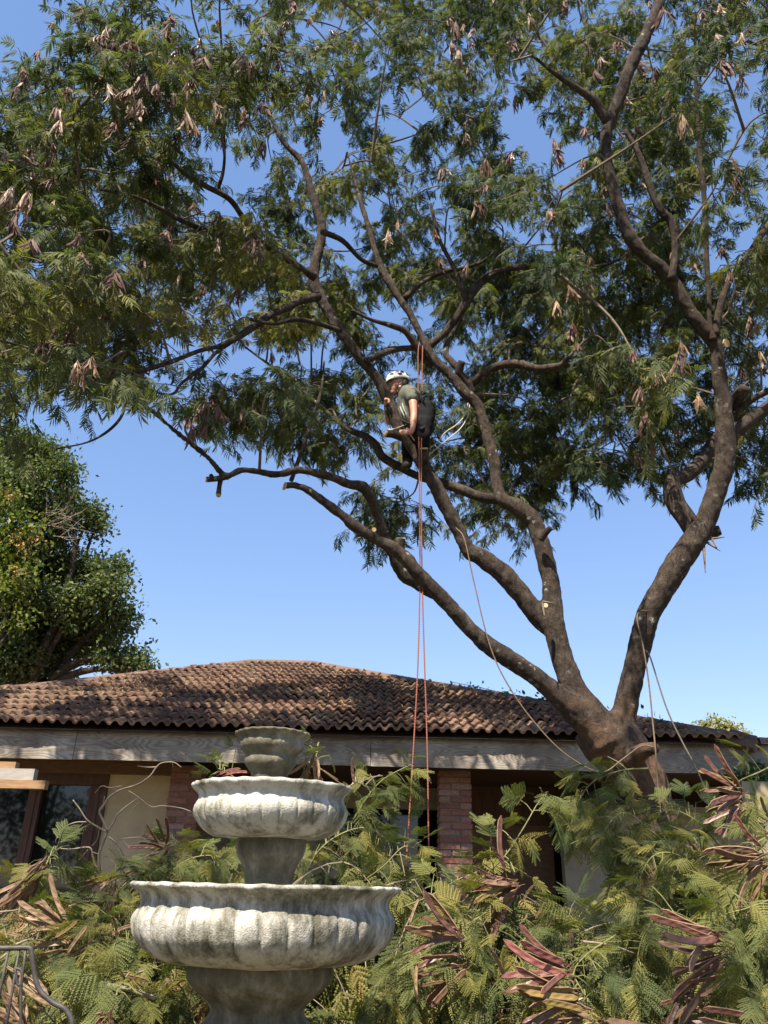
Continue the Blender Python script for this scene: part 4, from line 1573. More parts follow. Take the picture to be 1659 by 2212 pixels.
CUV = [(*proj(c), c.y) for c in POD_SPOTS[:SEEN_CLUSTERS] if depth_of(c) > 1]
for i, p in enumerate(spots):
    u, v = proj(p)
    if i < len(KNOWN) or gp.random() < .8:          # most bunches hang at the outside of the crown
        p = W(u, v, min([p.y] + [c_[2] - .3 for c_ in CUV if math.hypot(c_[0] - u, c_[1] - v) < 50]))
    o = inst('pod_bunch', BUNCH[gp.randrange(14)], Matrix.Translation(p) @ Matrix.Rotation(gp.uniform(0, 6.28), 4, 'Z') @ Matrix.Rotation(gp.gauss(0, .18), 4, 'X') @ Matrix.Scale(gp.uniform(.6, 1.05), 4), tree)

# ------------------------------------------------------------------ heaps of cut branches
FORE = []
for s_ in range(7):
    v_, t_ = leaf_template(100 + s_, 6 + s_ % 3, .070, 10, .0118, .16 + .09 * (s_ % 4), quad=True, fold=.12 * (s_ % 3), wd=.52)
    me = np_mesh('leaf', v_, t_)
    me.materials.append(MAT['leaf_fore'])
    FORE.append(me)
MIDL = [leaf_template(200 + s_, 5, .074, 6, .0135, .18 + .1 * (s_ % 4), fold=.15 * (s_ % 3), wd=.72) for s_ in range(6)]
gb = random.Random(31)


def pods_at(parent, node, n, a0, a1, cols, scale=1.0, spread=.35):
    """a bunch of single pods fanning out from a node; angles as seen, 180 is to the left"""
    k = bpy.data.objects.new('pod_bunch', None)
    COL.objects.link(k)
    k.parent = parent
    k.matrix_parent_inverse = parent_inv(parent)
    for i in range(n):
        a = R(a0 + (a1 - a0) * (i + gb.uniform(.1, .9)) / n)
        d = RIGHT * math.cos(a) + UP * math.sin(a) + FWD * gb.gauss(-.05, spread)
        st = node - FWD * .12 + Vector((gb.gauss(0, .012), gb.gauss(0, .012), gb.gauss(0, .012)))
        face = -FWD + Vector((gb.gauss(0, .5), gb.gauss(0, .3), gb.gauss(.25, .5)))
        y = face.cross(d)
        up = face
        inst('pod', gb.choice(PODS[gb.choice(cols)]), mat_from(st + d.normalized() * .028, d, up, scale * gb.uniform(.75, 1.2) * (1.12 if node.x > .2 else 1)), k)
    return k


def cut_branch(label, path, leaves, pods=(), scale=1.0, stem='green_stem', hw=(1.9, 1.0), leafdir=(0, 0, -.5), group='cut branches heaped in front of the house', tip=.15):
    """a lopped leafy branch: stem, side twigs, single leaves, bunches of pods"""
    P = [W(*q) for q in path]
    o = empty('cut_branch', P[0], label=label, cat='branch', group=group)
    S_ = [Vector(q) for q in spline([tuple(p) for p in P], 6)]
    n = len(S_)
    m = MB()
    r0, r1 = PX(hw[0], P[0]), PX(hw[1], P[-1])
    m.tube(S_, [r0 + (r1 - r0) * i / (n - 1) for i in range(n)], 6, wob=.15)
    m.build('stem', MAT[stem], o, smooth=True)
    tw_ = MB()
    ld = Vector(leafdir)
    leaves = int(leaves * 1.5)
    for i in range(leaves):
        t = tip + (1 - tip) * (i + gb.random()) / leaves
        k = min(n - 2, int(t * (n - 1)))
        p = S_[k].lerp(S_[k + 1], t * (n - 1) - k)
        ax = (S_[k + 1] - S_[k]).normalized()
        out = ax.orthogonal()
        out.rotate(Matrix.Rotation(gb.uniform(0, 6.28), 3, ax))
        L = gb.uniform(.02, .20) * (1 - .5 * t)
        q = p + (out + ax * .5).normalized() * L + Vector((0, 0, -.1 * L))
        if L > .05:
            tw_.tube([p, p.lerp(q, .5) + Vector((0, 0, .01)), q], [.003, .0025, .002], 4)
        d = out * gb.uniform(.4, 1) + ax * gb.uniform(.1, .8) + ld + Vector((gb.gauss(0, .25), gb.gauss(0, .25), gb.gauss(0, .3)))
        B_ = basis_from(np.array(d), gb.gauss(0, .55))
        M_ = Matrix([[float(x) for x in r_] for r_ in B_]).to_4x4()
        inst('leaf', FORE[gb.randrange(7)], Matrix.Translation(q) @ M_ @ Matrix.Scale(scale * gb.uniform(.75, 1.2), 4), o)
    if tw_.v:
        tw_.build('twigs', MAT[stem], o, kind='stuff')
    for pd in pods:
        node = W(*pd[0])
        near = min(S_, key=lambda q: (q - node).length)
        m = MB()
        m.tube(spline([near, near.lerp(node, .5) + Vector((0, 0, .02)), node], 3), .0035, 5)
        m.build('stalk', MAT['green_stem'], o)
        pods_at(o, node, *pd[1:])
    return o


# ---- right of the fountain
MR, BRN, TN = ['maroon', 'maroon', 'brown'], ['brown', 'brown', 'maroon'], ['tan', 'brown', 'tan']
cut_branch('cut branch with a fan of maroon pods high at right, beside the ivy', [(1700, 1640, 4.9), (1640, 1668, 4.8), (1590, 1695, 4.7), (1570, 1760, 4.8), (1560, 1850, 4.9)], 16,
           [((1584, 1690, 4.68), 10, 120, 205, MR + ['yellow'], 1.1), ((1586, 1722, 4.68), 6, 190, 240, MR + ['yellow'], 1.0)])
cut_branch('cut branch with long brown pods midway down the right edge', [(1700, 1790, 4.5), (1650, 1812, 4.45), (1626, 1835, 4.4), (1610, 1920, 4.45), (1590, 2010, 4.5)], 24,
           [((1628, 1826, 4.38), 7, 165, 215, BRN, 1.08), ((1632, 1840, 4.38), 7, 195, 235, BRN + ['yellow'], 1.05), ((1628, 1806, 4.4), 1, 140, 150, ['red'], .95)])
cut_branch('cut branch with pinkish maroon pods stacked at lower right', [(1700, 1930, 4.2), (1620, 1960, 4.15), (1545, 1990, 4.1), (1548, 2080, 4.1), (1560, 2200, 4.1)], 30,
           [((1540, 1990, 4.02), 6, 160, 195, MR, 1.1), ((1542, 2030, 4.02), 6, 170, 225, MR + ['brown'], 1.1), ((1540, 2065, 4.02), 5, 175, 215, BRN, 1.1), ((1500, 2120, 4.25), 7, 215, 265, ['brown'], 1.0)])
cut_branch('cut branch with layered tan and maroon pods at bottom centre right', [(1330, 2020, 4.2), (1270, 2060, 4.1), (1240, 2100, 4.0), (1262, 2150, 3.95), (1290, 2230, 3.9)], 26,
           [((1222, 2065, 3.98), 9, 150, 200, MR + ['red', 'brown'], 1.1), ((1238, 2110, 3.96), 8, 150, 205, BRN + ['yellow'], 1.1), ((1264, 2150, 3.92), 8, 150, 215, BRN + ['yellow'], 1.15), ((1270, 2165, 3.9), 3, -40, -10, BRN, 1.1)])
cut_branch('cut branch with dark maroon pods just right of the lower bowl', [(1080, 1950, 4.6), (1030, 1985, 4.5), (995, 2010, 4.4), (992, 2060, 4.4), (1000, 2150, 4.4)], 26,
           [((994, 1998, 4.36), 6, 125, 185, MR, 1.05), ((996, 2048, 4.36), 7, 165, 240, MR + ['red'], 1.05)])
cut_branch('cut branch with an upright brown pod in front of the brick pillar', [(990, 1960, 4.9), (1040, 1900, 4.8), (1090, 1850, 4.7), (1130, 1790, 4.75), (1162, 1735, 4.8), (1180, 1716, 4.8)], 15,
           [((1112, 1884, 4.62), 5, 175, 200, BRN + ['yellow'], 1.05), ((1090, 1870, 4.62), 2, 105, 125, BRN, 1.1), ((1112, 1890, 4.66), 8, 195, 250, ['brown', 'maroon'], 1.05), ((1176, 1726, 4.8), 1, -75, -65, ['green'], .95)])
cut_branch('cut branch with dark pods at the bottom right corner', [(1720, 2100, 3.9), (1660, 2150, 3.85), (1630, 2180, 3.8), (1600, 2260, 3.8)], 14,
           [((1630, 2176, 3.78), 8, 175, 215, MR, 1.15), ((1480, 2100, 4.2), 4, 200, 250, ['maroon'], 1.0)])
cut_branch('dried branch with pale straw coloured stalks at right by the upright boards', [(1700, 1800, 5.1), (1662, 1772, 5.1), (1650, 1760, 5.1)], 5,
           [((1650, 1766, 5.08), 9, 120, 240, ['tan', 'yellow'], .85)], stem='twig_pale')
cut_branch('leafy cut branch hanging in shade left of the trunk foot', [(1400, 1660, 5.6), (1340, 1665, 5.5), (1280, 1690, 5.5), (1245, 1740, 5.5), (1232, 1790, 5.5)], 30, leafdir=(0, 0, -.9), hw=(1.9, 1.0))
cut_branch('leafy cut branch draped in front of the trunk foot', [(1470, 1850, 5.2), (1400, 1790, 5.2), (1350, 1755, 5.2), (1315, 1780, 5.2), (1300, 1810, 5.2)], 30, leafdir=(-.3, 0, -.5))
cut_branch('pale green fronds in the heap below the trunk', [(1540, 1920, 4.9), (1470, 1850, 4.8), (1410, 1850, 4.8), (1375, 1920, 4.8), (1365, 2000, 4.8)], 30, leafdir=(-.4, -.1, -.4))
cut_branch('drooping fronds between the two lower right pod bunches', [(1500, 1990, 4.6), (1440, 1970, 4.5), (1390, 2020, 4.4), (1375, 2100, 4.4), (1375, 2200, 4.4)], 34, leafdir=(-.2, -.2, -.6))
cut_branch('small upright frond standing against the shaded grey wall', [(1290, 2090, 4.6), (1260, 2030, 4.5), (1240, 1990, 4.5), (1215, 1960, 4.5)], 16, leafdir=(-.2, -.2, .1))
cut_branch('hanging fronds at the right edge below the brown pods', [(1720, 1990, 4.3), (1660, 2000, 4.2), (1630, 2060, 4.2), (1610, 2180, 4.1)], 26, leafdir=(0, -.2, -.8))
cut_branch('fronds drooping along the bottom between the fountain and the tan pods', [(1150, 2010, 4.5), (1120, 2050, 4.3), (1110, 2120, 4.2), (1100, 2230, 4.2)], 30, leafdir=(0, -.2, -.8))
cut_branch('fronds right of the fountain pedestal', [(960, 2080, 4.6), (900, 2080, 4.5), (850, 2120, 4.5), (830, 2220, 4.5)], 28, leafdir=(0, -.1, -.8))
cut_branch('bright fern-like frond beside the right rim of the lower bowl', [(870, 1960, 4.8), (930, 1935, 4.7), (990, 1900, 4.7), (1040, 1880, 4.7)], 18, leafdir=(0, -.2, -.3))
cut_branch('blue green frond crossing the red ropes behind the lower bowl', [(790, 1900, 5.6), (830, 1870, 5.5), (870, 1830, 5.5), (900, 1835, 5.5)], 10, leafdir=(.2, 0, .1), scale=1.0)
cut_branch('tall yellowish cut branch behind the fountain, left of the red ropes', [(690, 1960, 6.4), (720, 1860, 6.3), (770, 1760, 6.2), (820, 1690, 6.2), (890, 1650, 6.2)], 38, leafdir=(.1, 0, -.4))
cut_branch('drooping cut branch behind the right side of the fountain stem', [(640, 1960, 6.2), (680, 1850, 6.0), (740, 1800, 6.0), (800, 1790, 6.0), (850, 1830, 6.0)], 36, leafdir=(0, 0, -.7))
cut_branch('shaded leafy branch covering the foot of the trunk on its right', [(1560, 1830, 5.5), (1500, 1770, 5.4), (1440, 1750, 5.4), (1400, 1780, 5.4)], 26, leafdir=(-.2, 0, -.5))
cut_branch('leafy branch between the trunk foot and the brown pods at right', [(1600, 1900, 5.0), (1540, 1850, 5.0), (1480, 1840, 5.0), (1430, 1870, 5.0)], 28, leafdir=(-.2, -.1, -.4))
# ---- left of the fountain
cut_branch('cut branch with a drooping sheaf of brown pods in front of the window', [(70, 2060, 4.7), (60, 1960, 4.7), (90, 1880, 4.65), (118, 1838, 4.6)], 22,
           [((120, 1836, 4.55), 9, 215, 240, BRN + ['tan'], 1.1, .2), ((100, 1870, 4.55), 8, 200, 245, BRN + ['tan'], 1.1, .25), ((85, 1890, 4.55), 6, 215, 240, TN, 1.0)], leafdir=(0, -.1, -.6))
cut_branch('cut branch with tan pods hanging below the bare twigs', [(330, 2010, 5.1), (300, 1930, 5.0), (265, 1880, 4.95), (248, 1866, 4.9)], 18,
           [((250, 1878, 4.85), 10, 195, 262, ['tan', 'tan', 'brown'], 1.15), ((262, 1885, 4.85), 8, 230, 280, ['tan', 'brown'], 1.1)])
cut_branch('cut branch with thin straw pods at the foot of the window frame', [(230, 2050, 4.9), (200, 1980, 4.85), (182, 1930, 4.8)], 8, [((183, 1918, 4.8), 9, 210, 300, ['tan'], .95)])
cut_branch('cut branch with red brown pods pointing up left in the left heap', [(260, 2060, 4.6), (200, 2010, 4.5), (165, 1980, 4.45)], 16,
           [((164, 1978, 4.42), 7, 120, 165, ['tan', 'brown', 'tan'], 1.05), ((176, 2010, 4.42), 6, 150, 185, TN, 1.05), ((225, 1995, 4.5), 6, 200, 250, ['brown', 'tan'], .95)])
cut_branch('cut branch with long red brown pods behind the iron chair', [(150, 2250, 4.0), (110, 2200, 3.95), (86, 2176, 3.9)], 10,
           [((86, 2176, 3.88), 13, 105, 165, ['tan', 'brown', 'tan'], .85), ((130, 2135, 3.95), 8, 130, 170, ['tan', 'brown'], .8), ((40, 2180, 3.85), 8, 100, 220, ['brown', 'tan'], .8)])
cut_branch('cut branch with a purplish brown sheaf of pods at the bottom left of the pedestal', [(280, 2100, 4.0), (258, 2130, 3.95), (252, 2152, 3.9)], 8,
           [((252, 2150, 3.88), 11, 215, 290, ['brown', 'maroon', 'tan'], 1.15, .25)])
cut_branch('leafy cut branch with dark curled pods below the left brick pillar', [(440, 1960, 5.6), (420, 1880, 5.5), (390, 1825, 5.45), (370, 1810, 5.4)], 26,
           [((372, 1812, 5.36), 9, 60, 250, ['brown', 'maroon'], .85), ((350, 1850, 5.4), 7, 190, 240, TN, 1.0)])
cut_branch('yellow green fronds draped over the left heap beside the lower bowl', [(330, 2100, 4.5), (290, 2020, 4.4), (240, 2010, 4.3), (200, 2060, 4.25), (190, 2140, 4.2)], 34, leafdir=(0, -.2, -.7))
cut_branch('leafy branch filling the heap below the lower bowl at left', [(400, 2120, 4.5), (330, 2090, 4.3), (270, 2090, 4.2), (220, 2150, 4.1)], 30, leafdir=(0, -.2, -.6))
cut_branch('soft grey green fronds low beside the fountain pedestal', [(430, 2240, 4.2), (400, 2150, 4.3), (370, 2120, 4.3), (340, 2150, 4.2)], 28, leafdir=(0, -.2, -.2))
cut_branch('leafy cut branch reaching the left edge behind the iron chair', [(-40, 2100, 4.5), (30, 2020, 4.5), (90, 2010, 4.4), (130, 2060, 4.4)], 30, leafdir=(0, -.1, -.6))
cut_branch('leafy heap branch behind the left rim of the lower bowl', [(300, 2000, 5.2), (340, 1920, 5.1), (400, 1860, 5.1), (470, 1850, 5.1), (520, 1890, 5.1)], 34, leafdir=(0, -.1, -.5))
# ---- lying on the fountain
cut_branch('frond with brown pods lying in the upper bowl beside the cup', [(640, 1690, 3.82), (672, 1655, 3.84), (690, 1615, 3.86)], 8, [((686, 1612, 3.84), 7, 230, 300, ['brown', 'tan'], .62)], scale=.55, group='sprigs lying on the fountain', leafdir=(-.2, -.2, -.2), hw=(2, 1))
cut_branch('small grey green sprig with a red pod at the left of the cup', [(520, 1690, 3.82), (490, 1668, 3.84), (470, 1660, 3.84)], 7, [((480, 1662, 3.8), 2, 10, 50, ['red'], .6)], scale=.5, group='sprigs lying on the fountain', leafdir=(-.3, 0, .3), hw=(1.5, 1))
cut_branch('two dry tan pods sticking up from the right rim of the upper bowl', [(745, 1705, 3.72), (772, 1690, 3.7), (790, 1700, 3.68)], 4, [((768, 1690, 3.68), 2, 105, 145, ['tan'], .75)], scale=.45, group='sprigs lying on the fountain', hw=(1.5, 1), stem='twig_pale')

# ---- the mass of cut leaves underneath
RP = [(640, 1850), (690, 1800), (760, 1740), (820, 1730), (860, 1790), (880, 1870), (950, 1930), (1010, 1925), (1090, 1930), (1150, 1910), (1190, 1940), (1190, 1990), (1250, 2000), (1310, 1990), (1370, 1930), (1375, 1850), (1330, 1800), (1400, 1820), (1440, 1810), (1500, 1850), (1720, 1880), (1720, 2330), (560, 2330), (600, 1980)]
LPOLY = [(-60, 1960), (30, 1900), (80, 1880), (120, 1890), (130, 1990), (165, 1990), (200, 1950), (250, 1910), (290, 1870), (345, 1830), (400, 1830), (470, 1870), (530, 1860), (580, 1900), (640, 1900), (640, 2330), (-60, 2330)]
heap = Foliage()
dry = Foliage()
ht = MB()
n = 0
while n < 620:
    right = gb.random() < .62
    u = gb.uniform(560, 1720) if right else gb.uniform(-60, 640)
    v = gb.uniform(1640, 2330)
    if not inside(RP if right else LPOLY, u, v):
        continue
    n += 1
    yb = float(np.interp(v, [1650, 1850, 2000, 2220, 2330], [6.4, 5.7, 5.0, 4.4, 4.2]))
    if 430 < u < 900: yb = max(yb, 4.75 + max(0, (1950 - v) / 300))
    p = W(u, v, yb + abs(gb.gauss(0, .5)) - .1)
    p.z = max(p.z, .3)
    d = Vector((gb.gauss(-.15, .7), gb.gauss(-.35, .5), gb.gauss(-.55, .45))).normalized()
    L = gb.uniform(.25, .6)
    pts = [p + d * (L * k / 4) + Vector((0, 0, -.35 * L * (k / 4) ** 2)) for k in range(5)]
    ht.tube(pts, [.004, .0035, .003, .0025, .0015], 3)
    side = d.cross(Vector((0, 0, 1)))
    side = side.normalized() if side.length > .1 else Vector((1, 0, 0))
    dead = (not right and gb.random() < .5) or gb.random() < .04
    tint = min(1, max(0, gb.gauss(.5 + .3 * noise.noise(p * 1.3), .22)))
    for k in range(gb.randrange(7, 11)):
        t = gb.random() * 3.99
        q = pts[int(t)].lerp(pts[int(t) + 1], t % 1)
        if q.z < .05: continue
        ld = d * gb.uniform(.2, .8) + side * (gb.choice((-1, 1)) * gb.uniform(.3, .9)) + Vector((gb.gauss(0, .2), gb.gauss(-.1, .25), gb.uniform(-.9, .2)))
        (dry if dead else heap).leaf(MIDL[gb.randrange(6)], np.array(q), np.array(ld), gb.uniform(.75, 1.2) * (.8 if dead else 1), min(1, max(0, tint + gb.gauss(0, .1))), gb.gauss(0, .6))
heap.build('cut_foliage', MAT['leaf_heap'], kind='stuff', label='heaped mass of cut feathery leaves on the ground before the house', cat='foliage')
ht.build('heap_twigs', MAT['twig_pale'], kind='stuff', label='thin twigs strewn through the heaped cut leaves', cat='twigs')
dry.build('dry_foliage', MAT['dry_leaf'], kind='stuff', label='dried brown leaves caught in the heaps of cut branches', cat='foliage')
print('heap tris', sum(len(t) for t in heap.T))
# fallen pods scattered through the left heap
LOOSE = [(20, 1990, 4.6, 175, 'brown', 'short brown pod at the far left edge of the left heap'), (60, 2030, 4.4, 170, 'tan', 'tan pod lying just above the iron chair'), (110, 1985, 4.5, 10, 'brown', 'brown pod lying flat below the window pod sheaf'),
         (240, 2020, 4.4, 40, 'tan', 'tan pod slanting up below the foot of the bare branch'), (285, 2005, 4.35, 75, 'brown', 'left one of two upright brown pods touching the lower bowl'), (300, 2010, 4.35, 85, 'brown', 'right one of two upright brown pods touching the lower bowl'),
         (118, 2025, 4.3, 30, 'yellow', 'pale yellowish pod in the middle of the left heap'), (145, 2060, 4.1, 60, 'tan', 'tan pod standing up right of the iron chair'), (250, 2030, 4.3, 80, 'brown', 'brown pod upright under the left side of the lower bowl'),
         (180, 2110, 4.1, 95, 'tan', 'tan pod hanging vertically in the lower left heap'), (60, 2110, 4.0, 165, 'tan', 'tan pod behind the rods of the iron chair'), (320, 2120, 4.2, 150, 'brown', 'brown pod beside the thick grey stick'),
         (1090, 2110, 4.1, 110, 'tan', 'pale tan pod upright left of the layered pod bunch'), (885, 1995, 4.5, 70, 'tan', 'small tan pod beside the right rim of the lower bowl'), (900, 2160, 4.2, 95, 'tan', 'tan pod upright right of the fountain pedestal near the bottom'),
         (960, 2120, 4.3, 200, 'brown', 'brown pod lying below the dark maroon bunch'), (1130, 1950, 4.7, 75, 'tan', 'tan pod upright below the brick pillar')]
for (u, v, Y, a, c, lab) in LOOSE:
    a_ = R(a)
    d = RIGHT * math.cos(a_) + UP * math.sin(a_) + FWD * gb.gauss(0, .2)
    o = inst('fallen_pod', gb.choice(PODS[c]), mat_from(W(u, v, Y - .15), d, -FWD + Vector((0, 0, .4)), gb.uniform(.5, .75)))
    tag(o, lab, 'seed pod', 'loose pods in the heaps')

# ---- bare branch standing in the left heap, cut sticks
def c1(cx, cy, Y=5.0):
    return W(cx * .25, 1598 + cy * .25, Y)


bare = empty('bare_branch', c1(870, 1500), label='leafless forked branch standing up from the left heap before the cream wall', cat='branch', group='bare branches')
for tab, h0, h1 in [([(872, 1560), (878, 1300), (865, 1150), (855, 1000), (890, 900), (930, 800), (990, 700), (1010, 650), (1100, 570), (1200, 500)], 19, 6),
                    ([(930, 790), (890, 700), (860, 620), (900, 560), (950, 490), (1050, 430), (1180, 390), (1290, 320), (1350, 240), (1400, 200), (1500, 195), (1570, 240)], 15, 5),
                    ([(930, 800), (830, 745), (750, 690), (690, 600), (630, 520)], 13, 6), ([(750, 710), (650, 715), (550, 760), (490, 850), (480, 890)], 8, 3),
                    ([(940, 840), (1000, 890), (1040, 940), (1070, 1000)], 14, 11), ([(860, 1150), (820, 1080), (800, 1000), (770, 930), (620, 945), (525, 940)], 14, 6),
                    ([(1110, 440), (1200, 500), (1310, 580), (1400, 570), (1560, 590), (1650, 620)], 6, 5), ([(1000, 870), (1130, 845), (1240, 850), (1290, 920)], 5, 2),
                    ([(1360, 235), (1280, 237), (1190, 228)], 7, 4), ([(1050, 400), (950, 415), (880, 400), (820, 460)], 6, 3), ([(885, 600), (905, 490)], 8, 5),
                    ([(1490, 195), (1495, 240)], 4, 2), ([(1010, 650), (1005, 590)], 5, 2), ([(860, 990), (800, 970), (780, 940)], 7, 4), ([(860, 760), (840, 860), (790, 920)], 5, 3), ([(1060, 875), (1110, 920), (1135, 980)], 3, 2),
                    ([(720, 720), (660, 780), (620, 830)], 4, 2), ([(1200, 545), (1150, 590), (1140, 640)], 4, 2), ([(760, 950), (700, 1020), (655, 1070)], 4, 2)]:
    P = spline([tuple(c1(x, y, 5.0 - .0002 * (1500 - y))) for x, y in tab], 5)
    m = MB()
    k = len(P)
    rad = [PX((h0 + (h1 - h0) * i / (k - 1)) * .19, P[i]) for i in range(k)]
    m.tube(P, rad, 6, wob=.18)
    m.build('twig', MAT['twig_pale'], bare, smooth=True)


def stick(label, tab, h0, h1, mat='twig_pale'):
    P = spline([tuple(W(*q)) for q in tab], 5)
    m = MB()
    k = len(P)
    m.tube(P, [PX(h0 + (h1 - h0) * i / (k - 1), P[i]) for i in range(k)], 7, wob=.15)
    m.build('cut_stick', MAT[mat], smooth=True, label=label, cat='stick', group='cut sticks in the heaps')


stick('long pale stick slanting up to the right across the left heap', [(0, 2072, 4.15), (40, 2040, 4.2), (85, 2010, 4.3), (112, 1988, 4.4), (140, 1985, 4.45)], 2.4, 2.2)
stick('thin pale stick beside the long slanting one in the left heap', [(35, 2040, 4.15), (65, 2030, 4.2), (105, 2034, 4.3)], 2.6, 2)
stick('straight short stick at the far left of the heap', [(-20, 1972, 4.3), (40, 1966, 4.35)], 2, 1.8)
stick('thick grey stick lying below the lower bowl at left', [(232, 2128, 4.0), (280, 2138, 4.05), (335, 2156, 4.1)], 5, 4, 'grey_timber')
stick('brown stick crossing under the bare branch', [(150, 1958, 4.5), (185, 1948, 4.6), (220, 1945, 4.7)], 3, 2.5)
stick('dark forked stick leaning into the bare branch foot', [(170, 1978, 4.45), (195, 1955, 4.6), (212, 1935, 4.75)], 3.5, 2.5, 'twig')
stick('short grey stick under the left side of the lower bowl', [(300, 2100, 4.1), (350, 2085, 4.2), (378, 2068, 4.3)], 1.6, 1.2)
stick('dark cut stump end standing in front of the shaded wall', [(1236, 2050, 4.9), (1234, 2000, 4.9), (1235, 1965, 4.9)], 7, 6, 'bark')
stick('horizontal pale stick between the tan pods and the wall', [(1260, 2034, 4.3), (1320, 2042, 4.35), (1370, 2060, 4.4)], 2.6, 2)

# ------------------------------------------------------------------ iron chair at the lower left corner
def c2(cx, cy, Y=3.1):
    return W(cx * .2604, 1900.8 + cy * .2604, Y)


chair = empty('iron_chair', c2(120, 1600), label='dark wrought iron chair back at the bottom left corner', cat='chair')
mb = MB()
mb.tube(spline([tuple(c2(*q)) for q in ((-260, 600), (-120, 566), (60, 566), (200, 562), (250, 566), (262, 600), (275, 690), (292, 800), (330, 915), (430, 1010), (530, 1065), (580, 1130), (600, 1200), (606, 1330))], 5), .0085, 7)
mb.build('back_frame', MAT['iron'], chair, smooth=True)
for a, b in (((75, 566), (5, 900)), ((160, 566), (85, 1020)), ((215, 566), (190, 760)), ((-20, 566), (-70, 900))):
    mb = MB()
    e = c2(b[0] - (a[0] - b[0]) * 0, b[1])
    p0, p1 = c2(*a), c2(*b)
    low = p0 + (p1 - p0) * 1.9
    mb.tube([p0, p1, low], .0048, 6)
    mb.build('back_rod', MAT['iron'], chair, smooth=True)
mb = MB()
mb.tube(spline([tuple(c2(*q)) for q in ((120, 735), (170, 745), (185, 800), (175, 900), (172, 1194), (170, 1330))], 4), .0055, 6)
mb.tube(spline([tuple(c2(*q)) for q in ((120, 735), (135, 800), (150, 870), (185, 860))], 4), .0055, 6)
mb.build('scroll', MAT['iron'], chair, smooth=True)
sb = c2(120, 1330)
mb = MB()
mb.box((sb.x - .42, sb.y - .42, sb.z - .03), (sb.x + .10, sb.y + .03, sb.z))
mb.build('seat', MAT['iron'], chair)
for dx in (-.38, .06):
    for dy in (-.38, .0):
        mb = MB()
        mb.tube([(sb.x + dx, sb.y + dy, sb.z - .02), (sb.x + dx, sb.y + dy, 0)], .011, 6)
        mb.build('leg', MAT['iron'], chair, smooth=True)

# ------------------------------------------------------------------ the climber
PY = 7.22


def H(x, y, dy=0.0):
    return W(777.6 + x * .1354, 760.3 + y * .1354, PY + dy)


person = empty('person', H(960, 1500), label='person in white helmet, grey green T-shirt and dark trousers hugging the limb', cat='person')


def cap(m, pts, n=12):
    """chain of tapering round pieces: (x, y, dy, radius)"""
    P = [H(*q[:3]) for q in pts]
    for i in range(len(P)):
        m.ball(P[i], pts[i][3], 12)
    for i in range(len(P) - 1):
        m.tube([P[i], P[i + 1]], [pts[i][3], pts[i + 1][3]], n)


# body: head with face, neck, arms, hands with five fingers
b = MB()
cap(b, [(610, 500, 0, .088), (585, 545, 0, .078)])                       # skull
cap(b, [(560, 590, 0, .060), (540, 640, 0, .040), (525, 655, 0, .028)])   # jaw, chin
cap(b, [(500, 525, 0, .045), (495, 560, 0, .030)])                       # brow
cap(b, [(488, 560, 0, .014), (468, 592, 0, .015), (478, 602, 0, .013)])   # nose
cap(b, [(495, 628, 0, .018), (497, 640, 0, .018)])                       # lips
cap(b, [(640, 560, -.085, .022), (638, 585, -.083, .014)])                # ear
cap(b, [(640, 600, 0, .058), (700, 700, 0, .066), (760, 760, 0, .075)])   # neck
cap(b, [(790, 700, 0, .11), (790, 950, 0, .11), (880, 1060, 0, .11), (960, 1050, 0, .11)])  # trunk under the clothes
cap(b, [(825, 690, -.16, .052), (850, 830, -.20, .046), (862, 985, -.22, .038), (855, 1100, -.24, .036), (838, 1240, -.26, .026)])  # near arm
cap(b, [(838, 1240, -.26, .026), (800, 1285, -.26, .030), (755, 1280, -.26, .028)])
for (k0, k1, k2, r_) in (((750, 1262), (690, 1246), (632, 1256), .0095), ((748, 1275), (685, 1268), (625, 1280), .0100), ((750, 1290), (690, 1290), (640, 1306), .0095), ((755, 1302), (705, 1310), (668, 1326), .0085), ((795, 1262), (770, 1228), (738, 1215), .0105)):
    cap(b, [(*k0, -.265, r_ * 1.05), (*k1, -.285, r_), (*k2, -.265, r_ * .8)])
cap(b, [(720, 720, .15, .052), (600, 900, .18, .046), (470, 1110, .10, .040), (440, 980, .02, .036), (420, 870, -.06, .027)])    # far arm round the limb
cap(b, [(420, 870, -.06, .027), (425, 820, -.10, .030), (432, 790, -.12, .028)])
for (k0, k1, k2, r_) in (((420, 765), (440, 742), (468, 750), .0095), ((432, 780), (458, 766), (482, 775), .0100), ((436, 798), (464, 790), (484, 802), .0095), ((436, 815), (460, 812), (478, 824), .0085), ((412, 790), (398, 760), (405, 735), .0105)):
    cap(b, [(*k0, -.14, r_ * 1.05), (*k1, -.185, r_), (*k2, -.17, r_ * .8)])
me = remeshed(b, .0085, 2)
link('body', me, MAT['skin'], person, smooth=True)
# eye, brow and mouth on the turned face
m = MB()
for s_ in (-1, 1):
    m.ball(H(492, 565, s_ * .036), .009, 8)
m.build('eyes', MAT['black'], person, smooth=True)
m = MB()
m.tube([H(484, 637, -.022), H(482, 635, 0), H(484, 637, .022)], .006, 6)
m.build('mouth', MAT['lip'], person, smooth=True)
m = MB()
cap(m, [(655, 560, 0, .082), (680, 610, 0, .060)])
m.build('hair', MAT['hair'], person, smooth=True)
